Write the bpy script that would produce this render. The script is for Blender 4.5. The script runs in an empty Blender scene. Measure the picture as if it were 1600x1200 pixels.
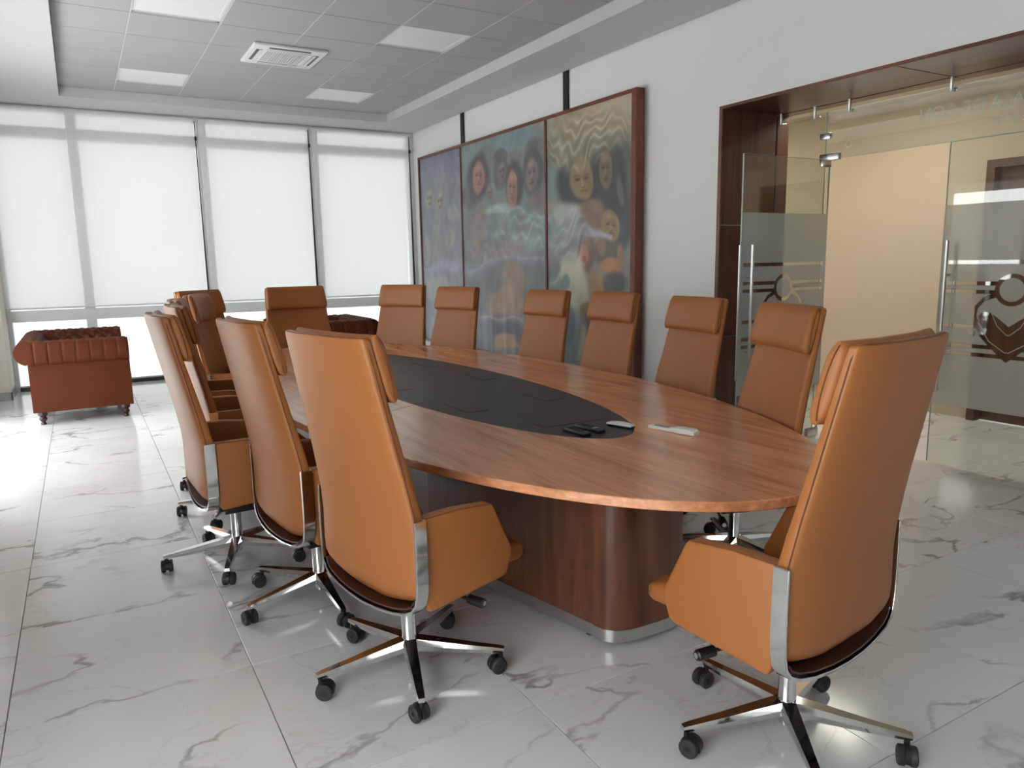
import bpy, bmesh, math, random
import numpy as np
from mathutils import Vector, Matrix
random.seed(7)
sc = bpy.context.scene
COL = sc.collection
PI = math.pi

# ------------------------------------------------------------------ camera
cam_data = bpy.data.cameras.new('camera')
cam_data.sensor_width = 36.0
cam_data.lens = 1156.69 / 1600.0 * 36.0
cam_data.clip_start = 0.05
cam = bpy.data.objects.new('camera', cam_data)
COL.objects.link(cam)
_r = Vector((0.8652278, -0.5010942, -0.0168953))
_u = Vector((0.0966944, 0.1337054, 0.9862926))
_f = Vector((0.4919665, 0.8550014, -0.1641386))
cam.matrix_world = Matrix(((_r.x, _u.x, -_f.x, 0), (_r.y, _u.y, -_f.y, 0), (_r.z, _u.z, -_f.z, 1.535), (0, 0, 0, 1)))
sc.camera = cam

# ------------------------------------------------------------------ world, sun, exposure
world = bpy.data.worlds.new('overcast_sky')
sc.world = world
world.use_nodes = True
bg = world.node_tree.nodes['Background']
bg.inputs[0].default_value = (0.97, 0.99, 1.0, 1)
bg.inputs[1].default_value = 0.66
sun_data = bpy.data.lights.new('sun', 'SUN')
sun_data.energy = 24.5
sun_data.angle = math.radians(3)
sun_data.color = (0.98, 0.985, 1.0)
sun = bpy.data.objects.new('sun', sun_data)
COL.objects.link(sun)
sun.rotation_euler = Vector((0.80, 0.0, -0.62)).to_track_quat('-Z', 'Y').to_euler()
vs = sc.view_settings
vs.view_transform = 'Standard'
vs.look = 'None'
vs.gamma = 1.0
vs.use_curve_mapping = False
vs.exposure = 0.98
sc.cycles.max_bounces = 10
sc.cycles.diffuse_bounces = 6
sc.cycles.glossy_bounces = 4
sc.cycles.transparent_max_bounces = 16
sc.cycles.sample_clamp_indirect = 6.0
sc.cycles.caustics_reflective = False
sc.cycles.caustics_refractive = False

# ------------------------------------------------------------------ node helpers / materials
def srgb(r, g, b):
    return tuple(((c / 255.0) / 12.92 if c / 255.0 <= 0.04045 else ((c / 255.0 + 0.055) / 1.055) ** 2.4) for c in (r, g, b)) + (1.0,)

def new_mat(name):
    m = bpy.data.materials.new(name)
    m.use_nodes = True
    nt = m.node_tree
    p = nt.nodes['Principled BSDF']
    return m, nt, p

def plain(name, col, rough=0.5, metal=0.0, spec=0.5, bump=0.0, bscale=200.0, vary=0.0):
    m, nt, p = new_mat(name)
    p.inputs['Base Color'].default_value = tuple(col[:3]) + (1,)
    p.inputs['Roughness'].default_value = rough
    p.inputs['Metallic'].default_value = metal
    p.inputs['Specular IOR Level'].default_value = spec
    tc = nt.nodes.new('ShaderNodeTexCoord')
    n = nt.nodes.new('ShaderNodeTexNoise')
    n.inputs['Scale'].default_value = bscale
    n.inputs['Detail'].default_value = 2.0
    nt.links.new(tc.outputs['Object'], n.inputs['Vector'])
    if bump:
        b = nt.nodes.new('ShaderNodeBump')
        b.inputs['Strength'].default_value = bump
        b.inputs['Distance'].default_value = 0.002
        nt.links.new(n.outputs['Fac'], b.inputs['Height'])
        nt.links.new(b.outputs['Normal'], p.inputs['Normal'])
    if vary:
        n2 = nt.nodes.new('ShaderNodeTexNoise')
        n2.inputs['Scale'].default_value = 6.0
        nt.links.new(tc.outputs['Object'], n2.inputs['Vector'])
        hsv = nt.nodes.new('ShaderNodeHueSaturation')
        hsv.inputs['Color'].default_value = tuple(col[:3]) + (1,)
        mr = nt.nodes.new('ShaderNodeMapRange')
        mr.inputs['To Min'].default_value = 1 - vary
        mr.inputs['To Max'].default_value = 1 + vary
        nt.links.new(n2.outputs['Fac'], mr.inputs['Value'])
        nt.links.new(mr.outputs['Result'], hsv.inputs['Value'])
        nt.links.new(hsv.outputs['Color'], p.inputs['Base Color'])
    return m

def wood(name, stretch, c_dark, c_mid, c_light, rough=0.3, rand=True, spec=0.5, coat=0.0):
    """stretch: texture scale on x, y, z; small along the grain"""
    m, nt, p = new_mat(name)
    L = nt.links
    tc = nt.nodes.new('ShaderNodeTexCoord')
    mp = nt.nodes.new('ShaderNodeMapping')
    mp.inputs['Scale'].default_value = stretch
    if rand:
        oi = nt.nodes.new('ShaderNodeObjectInfo')
        mul = nt.nodes.new('ShaderNodeMath'); mul.operation = 'MULTIPLY'; mul.inputs[1].default_value = 37.0
        L.new(oi.outputs['Random'], mul.inputs[0])
        cb = nt.nodes.new('ShaderNodeCombineXYZ')
        for i in range(3):
            L.new(mul.outputs[0], cb.inputs[i])
        L.new(cb.outputs[0], mp.inputs['Location'])
    L.new(tc.outputs['Object'], mp.inputs['Vector'])
    n1 = nt.nodes.new('ShaderNodeTexNoise')
    n1.inputs['Scale'].default_value = 1.0; n1.inputs['Detail'].default_value = 7.0
    n1.inputs['Roughness'].default_value = 0.62; n1.inputs['Distortion'].default_value = 0.5
    L.new(mp.outputs[0], n1.inputs['Vector'])
    cr = nt.nodes.new('ShaderNodeValToRGB')
    e = cr.color_ramp.elements
    e[0].position = 0.30; e[0].color = tuple(c_dark) + (1,)
    e[1].position = 0.70; e[1].color = tuple(c_light) + (1,)
    mid = e.new(0.5); mid.color = tuple(c_mid) + (1,)
    L.new(n1.outputs['Fac'], cr.inputs['Fac'])
    # fine pores
    mp2 = nt.nodes.new('ShaderNodeMapping')
    mp2.inputs['Scale'].default_value = tuple(s * 6 for s in stretch)
    L.new(tc.outputs['Object'], mp2.inputs['Vector'])
    n2 = nt.nodes.new('ShaderNodeTexNoise')
    n2.inputs['Scale'].default_value = 1.0; n2.inputs['Detail'].default_value = 4.0
    L.new(mp2.outputs[0], n2.inputs['Vector'])
    mr = nt.nodes.new('ShaderNodeMapRange')
    mr.inputs['From Min'].default_value = 0.3; mr.inputs['From Max'].default_value = 0.7
    mr.inputs['To Min'].default_value = 0.78; mr.inputs['To Max'].default_value = 1.12
    L.new(n2.outputs['Fac'], mr.inputs['Value'])
    mx = nt.nodes.new('ShaderNodeMix'); mx.data_type = 'RGBA'; mx.blend_type = 'MULTIPLY'
    mx.inputs['Factor'].default_value = 1.0
    L.new(cr.outputs['Color'], mx.inputs['A'])
    L.new(mr.outputs['Result'], mx.inputs['B'])
    L.new(mx.outputs['Result'], p.inputs['Base Color'])
    p.inputs['Roughness'].default_value = rough
    p.inputs['Specular IOR Level'].default_value = spec
    p.inputs['Coat Weight'].default_value = coat; p.inputs['Coat Roughness'].default_value = 0.16
    b = nt.nodes.new('ShaderNodeBump'); b.inputs['Strength'].default_value = 0.03; b.inputs['Distance'].default_value = 0.001
    L.new(n2.outputs['Fac'], b.inputs['Height']); L.new(b.outputs['Normal'], p.inputs['Normal'])
    return m

def marble(name):
    m, nt, p = new_mat(name)
    L = nt.links
    tc = nt.nodes.new('ShaderNodeTexCoord')
    oi = nt.nodes.new('ShaderNodeObjectInfo')
    cb = nt.nodes.new('ShaderNodeCombineXYZ')
    for i, k in enumerate((91.0, 53.0, 29.0)):
        mu = nt.nodes.new('ShaderNodeMath'); mu.operation = 'MULTIPLY'; mu.inputs[1].default_value = k
        L.new(oi.outputs['Random'], mu.inputs[0]); L.new(mu.outputs[0], cb.inputs[i])
    ad = nt.nodes.new('ShaderNodeVectorMath'); ad.operation = 'ADD'
    L.new(tc.outputs['Object'], ad.inputs[0]); L.new(cb.outputs[0], ad.inputs[1])
    rot = nt.nodes.new('ShaderNodeMapping'); rot.inputs['Rotation'].default_value = (0, 0, 0.55); rot.inputs['Scale'].default_value = (0.8, 1.3, 1)
    L.new(ad.outputs[0], rot.inputs['Vector'])
    def vein(scale, detail, width, dist):
        n = nt.nodes.new('ShaderNodeTexNoise')
        n.inputs['Scale'].default_value = scale; n.inputs['Detail'].default_value = detail
        n.inputs['Roughness'].default_value = 0.55; n.inputs['Distortion'].default_value = dist
        L.new(rot.outputs[0], n.inputs['Vector'])
        s = nt.nodes.new('ShaderNodeMath'); s.operation = 'SUBTRACT'; s.inputs[1].default_value = 0.5
        L.new(n.outputs['Fac'], s.inputs[0])
        a = nt.nodes.new('ShaderNodeMath'); a.operation = 'ABSOLUTE'; L.new(s.outputs[0], a.inputs[0])
        r = nt.nodes.new('ShaderNodeMapRange'); r.inputs['From Min'].default_value = 0.0; r.inputs['From Max'].default_value = width
        r.inputs['To Min'].default_value = 1.0; r.inputs['To Max'].default_value = 0.0; r.interpolation_type = 'SMOOTHSTEP'
        L.new(a.outputs[0], r.inputs['Value'])
        return r.outputs['Result']
    v1 = vein(0.95, 6.0, 0.016, 0.25)
    v2 = vein(2.3, 6.0, 0.012, 0.3)
    # veins break up
    nb = nt.nodes.new('ShaderNodeTexNoise'); nb.inputs['Scale'].default_value = 2.2; nb.inputs['Detail'].default_value = 2.0
    L.new(ad.outputs[0], nb.inputs['Vector'])
    rb = nt.nodes.new('ShaderNodeMapRange'); rb.inputs['From Min'].default_value = 0.40; rb.inputs['From Max'].default_value = 0.60
    L.new(nb.outputs['Fac'], rb.inputs['Value'])
    def mul(a, b):
        q = nt.nodes.new('ShaderNodeMath'); q.operation = 'MULTIPLY'
        L.new(a, q.inputs[0])
        if isinstance(b, float): q.inputs[1].default_value = b
        else: L.new(b, q.inputs[1])
        return q.outputs[0]
    f1 = mul(mul(v1, rb.outputs['Result']), 0.75)
    f2 = mul(mul(v2, rb.outputs['Result']), 0.22)
    nc = nt.nodes.new('ShaderNodeTexNoise'); nc.inputs['Scale'].default_value = 1.4; nc.inputs['Detail'].default_value = 3.0
    L.new(ad.outputs[0], nc.inputs['Vector'])
    cr = nt.nodes.new('ShaderNodeValToRGB')
    cr.color_ramp.elements[0].position = 0.30; cr.color_ramp.elements[0].color = (0.70, 0.715, 0.735, 1)
    cr.color_ramp.elements[1].position = 0.65; cr.color_ramp.elements[1].color = (0.78, 0.79, 0.80, 1)
    L.new(nc.outputs['Fac'], cr.inputs['Fac'])
    m1 = nt.nodes.new('ShaderNodeMix'); m1.data_type = 'RGBA'
    L.new(f1, m1.inputs['Factor']); L.new(cr.outputs['Color'], m1.inputs['A']); m1.inputs['B'].default_value = (0.20, 0.185, 0.165, 1)
    m2 = nt.nodes.new('ShaderNodeMix'); m2.data_type = 'RGBA'
    L.new(f2, m2.inputs['Factor']); L.new(m1.outputs['Result'], m2.inputs['A']); m2.inputs['B'].default_value = (0.32, 0.29, 0.25, 1)
    L.new(m2.outputs['Result'], p.inputs['Base Color'])
    p.inputs['Roughness'].default_value = 0.13
    p.inputs['Specular IOR Level'].default_value = 0.5
    return m

def glass_mat(name, tint, extra=0.0):
    m = bpy.data.materials.new(name); m.use_nodes = True
    nt = m.node_tree; nt.nodes.clear()
    out = nt.nodes.new('ShaderNodeOutputMaterial')
    tr = nt.nodes.new('ShaderNodeBsdfTransparent'); tr.inputs[0].default_value = tuple(tint) + (1,)
    gl = nt.nodes.new('ShaderNodeBsdfGlossy'); gl.inputs['Roughness'].default_value = 0.01
    gl.inputs['Color'].default_value = (1, 1, 1, 1)
    fr = nt.nodes.new('ShaderNodeFresnel')
    ge = nt.nodes.new('ShaderNodeNewGeometry')
    io = nt.nodes.new('ShaderNodeMapRange'); io.inputs['To Min'].default_value = 1.5; io.inputs['To Max'].default_value = 1 / 1.5
    nt.links.new(ge.outputs['Backfacing'], io.inputs['Value']); nt.links.new(io.outputs['Result'], fr.inputs['IOR'])
    ad = nt.nodes.new('ShaderNodeMath'); ad.operation = 'MULTIPLY_ADD'; ad.inputs[1].default_value = 1.0; ad.inputs[2].default_value = extra
    nt.links.new(fr.outputs[0], ad.inputs[0])
    mx = nt.nodes.new('ShaderNodeMixShader')
    nt.links.new(ad.outputs[0], mx.inputs[0]); nt.links.new(tr.outputs[0], mx.inputs[1]); nt.links.new(gl.outputs[0], mx.inputs[2])
    nt.links.new(mx.outputs[0], out.inputs[0])
    return m

def screen_fabric(name, col, openness):
    """woven solar-screen blind: diffuse and translucent cloth with a share of open weave"""
    m = bpy.data.materials.new(name); m.use_nodes = True
    nt = m.node_tree; nt.nodes.clear()
    out = nt.nodes.new('ShaderNodeOutputMaterial')
    tc = nt.nodes.new('ShaderNodeTexCoord')
    mp = nt.nodes.new('ShaderNodeMapping'); mp.inputs['Scale'].default_value = (14, 14, 0.5)
    n = nt.nodes.new('ShaderNodeTexNoise'); n.inputs['Scale'].default_value = 3.0; n.inputs['Detail'].default_value = 3.0
    nt.links.new(tc.outputs['Object'], mp.inputs[0]); nt.links.new(mp.outputs[0], n.inputs['Vector'])
    cr = nt.nodes.new('ShaderNodeValToRGB')
    cr.color_ramp.elements[0].color = tuple(c * 0.95 for c in col) + (1,); cr.color_ramp.elements[1].color = tuple(col) + (1,)
    nt.links.new(n.outputs['Fac'], cr.inputs[0])
    df = nt.nodes.new('ShaderNodeBsdfDiffuse'); tl = nt.nodes.new('ShaderNodeBsdfTranslucent')
    nt.links.new(cr.outputs[0], df.inputs[0]); nt.links.new(cr.outputs[0], tl.inputs[0])
    m1 = nt.nodes.new('ShaderNodeMixShader'); m1.inputs[0].default_value = 0.68
    nt.links.new(df.outputs[0], m1.inputs[1]); nt.links.new(tl.outputs[0], m1.inputs[2])
    tr = nt.nodes.new('ShaderNodeBsdfTransparent')
    m2 = nt.nodes.new('ShaderNodeMixShader'); m2.inputs[0].default_value = openness
    nt.links.new(m1.outputs[0], m2.inputs[1]); nt.links.new(tr.outputs[0], m2.inputs[2])
    nt.links.new(m2.outputs[0], out.inputs[0])
    return m

def frost_mat(name):
    """sand-blast film: the vertex attribute 'frost' is 1 where the film is, 0 where it is cut out"""
    m = bpy.data.materials.new(name); m.use_nodes = True
    nt = m.node_tree; nt.nodes.clear()
    out = nt.nodes.new('ShaderNodeOutputMaterial')
    at = nt.nodes.new('ShaderNodeAttribute'); at.attribute_name = 'frost'
    df = nt.nodes.new('ShaderNodeBsdfDiffuse'); df.inputs[0].default_value = (0.62, 0.65, 0.63, 1)
    tl = nt.nodes.new('ShaderNodeBsdfTranslucent'); tl.inputs[0].default_value = (0.72, 0.74, 0.72, 1)
    m1 = nt.nodes.new('ShaderNodeMixShader'); m1.inputs[0].default_value = 0.55
    nt.links.new(df.outputs[0], m1.inputs[1]); nt.links.new(tl.outputs[0], m1.inputs[2])
    tr = nt.nodes.new('ShaderNodeBsdfTransparent')
    mu = nt.nodes.new('ShaderNodeMath'); mu.operation = 'MULTIPLY'; mu.inputs[1].default_value = 0.72
    nt.links.new(at.outputs['Fac'], mu.inputs[0])
    m2 = nt.nodes.new('ShaderNodeMixShader')
    nt.links.new(mu.outputs[0], m2.inputs[0]); nt.links.new(tr.outputs[0], m2.inputs[1]); nt.links.new(m1.outputs[0], m2.inputs[2])
    nt.links.new(m2.outputs[0], out.inputs[0])
    return m

def vcol_mat(name, rough):
    m, nt, p = new_mat(name)
    at = nt.nodes.new('ShaderNodeAttribute'); at.attribute_name = 'Col'
    nt.links.new(at.outputs['Color'], p.inputs['Base Color'])
    p.inputs['Roughness'].default_value = rough
    tc = nt.nodes.new('ShaderNodeTexCoord')
    n = nt.nodes.new('ShaderNodeTexNoise'); n.inputs['Scale'].default_value = 220.0
    nt.links.new(tc.outputs['Object'], n.inputs['Vector'])
    b = nt.nodes.new('ShaderNodeBump'); b.inputs['Strength'].default_value = 0.15; b.inputs['Distance'].default_value = 0.001
    nt.links.new(n.outputs['Fac'], b.inputs['Height']); nt.links.new(b.outputs['Normal'], p.inputs['Normal'])
    return m

def emit_mat(name, col, s):
    m, nt, p = new_mat(name)
    p.inputs['Base Color'].default_value = (0.8, 0.8, 0.8, 1)
    p.inputs['Emission Color'].default_value = tuple(col) + (1,)
    p.inputs['Emission Strength'].default_value = s
    return m

M = {}
M['wall'] = plain('white_wall_paint', (0.80, 0.795, 0.79), 0.75, bump=0.05, bscale=90)
M['cream'] = plain('cream_wall_paint', (0.74, 0.70, 0.62), 0.75, bump=0.05, bscale=90)
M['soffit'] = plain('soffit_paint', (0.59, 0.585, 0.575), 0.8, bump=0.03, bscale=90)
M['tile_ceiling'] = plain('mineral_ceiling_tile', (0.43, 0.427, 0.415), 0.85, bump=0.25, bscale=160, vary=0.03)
M['grid_rail'] = plain('ceiling_grid_rail', (0.62, 0.62, 0.61), 0.5)
M['diffuser'] = plain('led_diffuser', (0.80, 0.83, 0.84), 0.4)
M['plastic_white'] = plain('white_plastic', (0.74, 0.75, 0.75), 0.35)
M['plastic_grey'] = plain('grey_grille_plastic', (0.22, 0.22, 0.225), 0.5)
M['plastic_black'] = plain('black_plastic', (0.012, 0.012, 0.013), 0.35)
M['rubber'] = plain('black_rubber', (0.02, 0.02, 0.022), 0.55)
M['marble'] = marble('polished_marble_tile')
M['grout'] = plain('grout', (0.30, 0.30, 0.30), 0.8)
M['leather'] = plain('tan_leather', (0.345, 0.118, 0.028), 0.5, spec=0.5, bump=0.12, bscale=420, vary=0.05)
M['piping'] = plain('leather_seam', (0.16, 0.05, 0.018), 0.5)
M['sofa'] = plain('brown_sofa_leather', (0.085, 0.019, 0.006), 0.5, spec=0.15, bump=0.15, bscale=300, vary=0.10)
M['sofa_dark'] = plain('sofa_pleat', (0.10, 0.028, 0.016), 0.5)
M['sofa_leg'] = plain('dark_turned_wood', (0.030, 0.010, 0.008), 0.3)
M['chrome'] = plain('polished_chrome', (0.72, 0.72, 0.72), 0.09, 1.0)
M['satin'] = plain('satin_steel', (0.60, 0.60, 0.60), 0.28, 1.0)
M['table_wood'] = wood('walnut_table_top', (10.0, 0.75, 10.0), (0.43, 0.155, 0.07), (0.69, 0.285, 0.14), (0.84, 0.40, 0.215), 0.27, coat=0.35)
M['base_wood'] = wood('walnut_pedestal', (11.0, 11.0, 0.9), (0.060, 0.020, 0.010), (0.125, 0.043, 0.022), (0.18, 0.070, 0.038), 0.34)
M['portal_wood'] = wood('dark_walnut_panel', (14.0, 14.0, 0.8), (0.035, 0.012, 0.008), (0.085, 0.030, 0.018), (0.135, 0.052, 0.030), 0.33)
M['header_wood'] = wood('dark_walnut_header', (14.0, 0.8, 14.0), (0.035, 0.012, 0.008), (0.085, 0.030, 0.018), (0.135, 0.052, 0.030), 0.33)
M['edge_wood'] = wood('walnut_edging', (14.0, 1.5, 1.5), (0.10, 0.04, 0.028), (0.17, 0.065, 0.045), (0.23, 0.095, 0.065), 0.35)
M['shell_wood'] = wood('dark_chair_shell', (3.0, 14.0, 14.0), (0.03, 0.011, 0.008), (0.06, 0.022, 0.015), (0.10, 0.04, 0.028), 0.3)
M['frame_wood'] = wood('picture_frame_wood', (14.0, 1.5, 1.5), (0.10, 0.028, 0.016), (0.17, 0.050, 0.028), (0.22, 0.07, 0.04), 0.35)
M['inlay'] = plain('black_table_inlay', (0.022, 0.022, 0.023), 0.42, bump=0.2, bscale=350)
M['inlay_line'] = plain('inlay_gap', (0.003, 0.003, 0.003), 0.6)
M['alu'] = plain('grey_aluminium', (0.80, 0.82, 0.83), 0.5)
M['alu_dark'] = plain('dark_window_sill', (0.06, 0.06, 0.065), 0.5)
M['pane'] = glass_mat('window_glass', (0.96, 0.98, 0.97))
M['door_glass'] = glass_mat('door_glass', (0.90, 0.93, 0.905), 0.02)
M['glass_edge'] = plain('green_glass_edge', (0.42, 0.52, 0.47), 0.1)
M['frost'] = frost_mat('frosted_film')
M['letter'] = plain('film_lettering', (0.86, 0.85, 0.80), 0.6)
M['blind'] = screen_fabric('solar_screen', (0.90, 0.91, 0.90), 0.24)
M['blind_dense'] = screen_fabric('dense_screen', (0.90, 0.90, 0.88), 0.0)
M['bar_black'] = plain('black_steel_bar', (0.008, 0.008, 0.008), 0.5)
M['base_grey'] = plain('grey_marble_skirting', (0.28, 0.27, 0.265), 0.3, vary=0.15)
M['tan_wall'] = plain('tan_corridor_paint', (0.52, 0.43, 0.33), 0.8)
M['tan_light'] = plain('pale_corridor_paint', (0.60, 0.53, 0.42), 0.8)
M['corr_ceiling'] = plain('corridor_ceiling_paint', (0.6, 0.56, 0.48), 0.8)
M['lamp'] = emit_mat('added_lamp_diffuser', (1.0, 0.92, 0.80), 13.0)
M['canvas'] = vcol_mat('oil_on_canvas', 0.42)
M['groove_shade'] = plain('painted_groove_shade', (0.05, 0.05, 0.05), 0.9)

# ------------------------------------------------------------------ mesh helpers
def to_obj(name, bm, mat, parent=None, loc=None, smooth=True, ang=38, mats=None):
    if smooth:
        for f in bm.faces: f.smooth = True
        lim = math.radians(ang)
        for e in bm.edges:
            if len(e.link_faces) == 2:
                if e.calc_face_angle(0) > lim: e.smooth = False
            else:
                e.smooth = False
    me = bpy.data.meshes.new(name)
    bm.to_mesh(me); bm.free()
    for mm in (mats or [mat]): me.materials.append(mm)
    o = bpy.data.objects.new(name, me)
    COL.objects.link(o)
    if parent is not None: o.parent = parent
    if loc is not None: o.location = loc
    return o

def link_copy(src, parent=None, loc=None, rot=None):
    o = src.copy(); COL.objects.link(o)
    if parent is not None: o.parent = parent
    if loc is not None: o.location = loc
    if rot is not None: o.rotation_euler = rot
    return o

def copy_tree(o, parent=None):
    c = o.copy(); COL.objects.link(c); c.parent = parent
    for ch in list(o.children): copy_tree(ch, c)
    return c

def tag(o, label=None, cat=None, group=None, kind=None):
    if label: o['label'] = label
    if cat: o['category'] = cat
    if group: o['group'] = group
    if kind: o['kind'] = kind
    return o

def empty(name, loc=(0, 0, 0), rz=0.0):
    o = bpy.data.objects.new(name, None); COL.objects.link(o)
    o.empty_display_size = 0.1
    o.location = loc; o.rotation_euler = (0, 0, rz)
    return o

def box(bm, x0, x1, y0, y1, z0, z1, bev=0.0, seg=2):
    r = bmesh.ops.create_cube(bm, size=1.0)
    vs_ = r['verts']
    for v in vs_:
        v.co.x = x0 + (v.co.x + 0.5) * (x1 - x0)
        v.co.y = y0 + (v.co.y + 0.5) * (y1 - y0)
        v.co.z = z0 + (v.co.z + 0.5) * (z1 - z0)
    if bev:
        es = list({e for v in vs_ for e in v.link_edges})
        bmesh.ops.bevel(bm, geom=es, offset=bev, segments=seg, profile=0.5, affect='EDGES')
    return vs_

def boxes(lst, bev=0.0, seg=2):
    bm = bmesh.new()
    for b in lst: box(bm, *b, bev=bev, seg=seg)
    return bm

def prism(bm, pts, axis, a0, a1, bev=0.0, seg=3):
    """extrude a polygon; axis 'x': pts=(y,z); 'y': pts=(x,z); 'z': pts=(x,y)"""
    def P(p, a):
        return {'x': (a, p[0], p[1]), 'y': (p[0], a, p[1]), 'z': (p[0], p[1], a)}[axis]
    A = [bm.verts.new(P(p, a0)) for p in pts]
    B = [bm.verts.new(P(p, a1)) for p in pts]
    n = len(pts)
    fs = [bm.faces.new(A[::-1]), bm.faces.new(B)]
    for i in range(n): fs.append(bm.faces.new((A[i], A[(i + 1) % n], B[(i + 1) % n], B[i])))
    bmesh.ops.recalc_face_normals(bm, faces=fs)
    if bev:
        es = list({e for f in fs[:2] for e in f.edges} | {e for f in fs[2:] for e in f.edges})
        es = [e for e in es if e.calc_face_angle(0) > 0.35]
        bmesh.ops.bevel(bm, geom=es, offset=bev, segments=seg, profile=0.5, affect='EDGES')

def loft(bm, rows, cap=True, closed=True):
    R = [[bm.verts.new(p) for p in r] for r in rows]
    fs = []
    n = len(R[0])
    for i in range(len(R) - 1):
        for j in range(n if closed else n - 1):
            k = (j + 1) % n
            fs.append(bm.faces.new((R[i][j], R[i][k], R[i + 1][k], R[i + 1][j])))
    if cap and closed:
        fs.append(bm.faces.new(R[0][::-1])); fs.append(bm.faces.new(R[-1]))
    bmesh.ops.recalc_face_normals(bm, faces=fs)
    return R

def tube(bm, path, rad, seg=8, cap=True):
    path = [Vector(p) for p in path]
    rows = []
    prev = None
    for i, p in enumerate(path):
        d = (path[min(i + 1, len(path) - 1)] - path[max(i - 1, 0)]).normalized()
        ref = prev if prev is not None else (Vector((0, 0, 1)) if abs(d.z) < 0.9 else Vector((1, 0, 0)))
        a = (ref - d * ref.dot(d)).normalized(); b = d.cross(a); prev = a
        r = rad[i] if isinstance(rad, (list, tuple)) else rad
        rows.append([p + a * (r * math.cos(2 * PI * k / seg)) + b * (r * math.sin(2 * PI * k / seg)) for k in range(seg)])
    loft(bm, rows, cap)

def lathe(bm, prof, seg=20, c=(0, 0), axis='z'):
    rows = []
    for r, h in prof:
        row = []
        for k in range(seg):
            a = 2 * PI * k / seg
            if axis == 'z': row.append((c[0] + r * math.cos(a), c[1] + r * math.sin(a), h))
            elif axis == 'x': row.append((h, c[0] + r * math.cos(a), c[1] + r * math.sin(a)))
            else: row.append((c[0] + r * math.cos(a), h, c[1] + r * math.sin(a)))
        rows.append(row)
    loft(bm, rows)

def sup(t, n):
    c, s = math.cos(t), math.sin(t)
    return math.copysign(abs(c) ** (2.0 / n), c), math.copysign(abs(s) ** (2.0 / n), s)

# ================================================================== SETTING
# ---- floor: one object per marble tile
TX0, TY0, TS = 0.436, 2.823, 0.8
floor = tag(to_obj('floor', boxes([(-1.35, 8.0, -4.7, 11.28, -0.12, -0.006)]), M['grout'], smooth=False), kind='structure')
def tile_mesh(w, d):
    bm = bmesh.new()
    g = 0.0016
    box(bm, g, w - g, g, d - g, -0.012, 0.0, bev=0.0008, seg=1)
    return bm
t_full = to_obj('floor_tile', tile_mesh(TS, TS), M['marble'], floor, smooth=False)
t_last = None
first = True
for j in range(-9, 11):
    for i in range(-2, 9):
        x, y = TX0 + TS * i, TY0 + TS * j
        if j == 10:
            if t_last is None:
                t_last = to_obj('floor_tile', tile_mesh(TS, 11.20 - y), M['marble'], floor, (x, y, 0), smooth=False)
            else:
                link_copy(t_last, floor, (x, y, 0))
        elif first:
            t_full.location = (x, y, 0); first = False
        else:
            link_copy(t_full, floor, (x, y, 0))

# ---- ceiling: soffit ring, recess and a grid of mineral tiles
ZS, ZC = 3.51, 3.62
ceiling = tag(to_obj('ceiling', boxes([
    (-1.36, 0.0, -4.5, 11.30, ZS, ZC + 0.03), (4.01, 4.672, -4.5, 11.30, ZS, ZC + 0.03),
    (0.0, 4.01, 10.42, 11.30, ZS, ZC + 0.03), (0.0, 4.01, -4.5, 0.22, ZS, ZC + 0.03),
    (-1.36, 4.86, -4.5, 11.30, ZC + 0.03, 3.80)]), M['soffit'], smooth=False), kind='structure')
cseams = [0.0, 0.575, 1.285, 1.995, 2.705, 3.415, 4.01]
rseams = [10.42] + [9.91 - 0.668 * k for k in range(0, 15)] + [0.22]
light_cells = {(1, 5), (1, 1), (3 + 1, 5), (3 + 1, 1)}      # (column, row) of the flat light panels
AC = (1.64, 2.35, 7.61, 8.31)
tile_cache = {}
rail = bmesh.new()
for ci in range(6):
    for ri in range(len(rseams) - 1):
        x0, x1 = cseams[ci], cseams[ci + 1]
        y1, y0 = rseams[ri], rseams[ri + 1]
        if (ci, ri) in light_cells: continue
        key = (round(x1 - x0, 3), round(y1 - y0, 3))
        if key not in tile_cache:
            bm = bmesh.new(); g = 0.005
            box(bm, g, key[0] - g, g, key[1] - g, 0.0, 0.016, bev=0.002, seg=1)
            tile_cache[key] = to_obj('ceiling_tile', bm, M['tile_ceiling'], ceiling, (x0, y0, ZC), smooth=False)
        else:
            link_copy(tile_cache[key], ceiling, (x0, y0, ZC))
for x in cseams[1:-1]: box(rail, x - 0.011, x + 0.011, 0.22, 10.42, ZC + 0.004, ZC + 0.012)
for y in rseams[1:-1]: box(rail, 0.0, 4.01, y - 0.006, y + 0.006, ZC + 0.006, ZC + 0.014)
rails = to_obj('grid_rail', rail, M['grid_rail'], ceiling, smooth=False)

LN = {(1, 5): 'square flat ceiling light panel cut by the top edge, left of the air vent',
      (1, 1): 'square flat ceiling light panel near the window, left of the air vent',
      (4, 5): 'square flat ceiling light panel nearest the wall with the painting',
      (4, 1): 'square flat ceiling light panel near the window, right of the air vent'}
for (ci, ri), lab in LN.items():
    x0, x1 = cseams[ci], cseams[ci + 1]; y1, y0 = rseams[ri], rseams[ri + 1]
    e = tag(empty('ceiling_light', ((x0 + x1) / 2, (y0 + y1) / 2, ZC + 0.012)), lab, 'ceiling light', 'flat ceiling light panels')
    w, d = (x1 - x0) / 2 - 0.012, (y1 - y0) / 2 - 0.008
    f = 0.02
    to_obj('light_frame', boxes([(-w, -w + f, -d, d, 0, .014), (w - f, w, -d, d, 0, .014), (-w, w, -d, -d + f, 0, .014), (-w, w, d - f, d, 0, .014)]), M['plastic_white'], e, smooth=False)
    to_obj('diffuser', boxes([(-w + f, w - f, -d + f, d - f, 0.004, 0.012)]), M['diffuser'], e, smooth=False)

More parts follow.
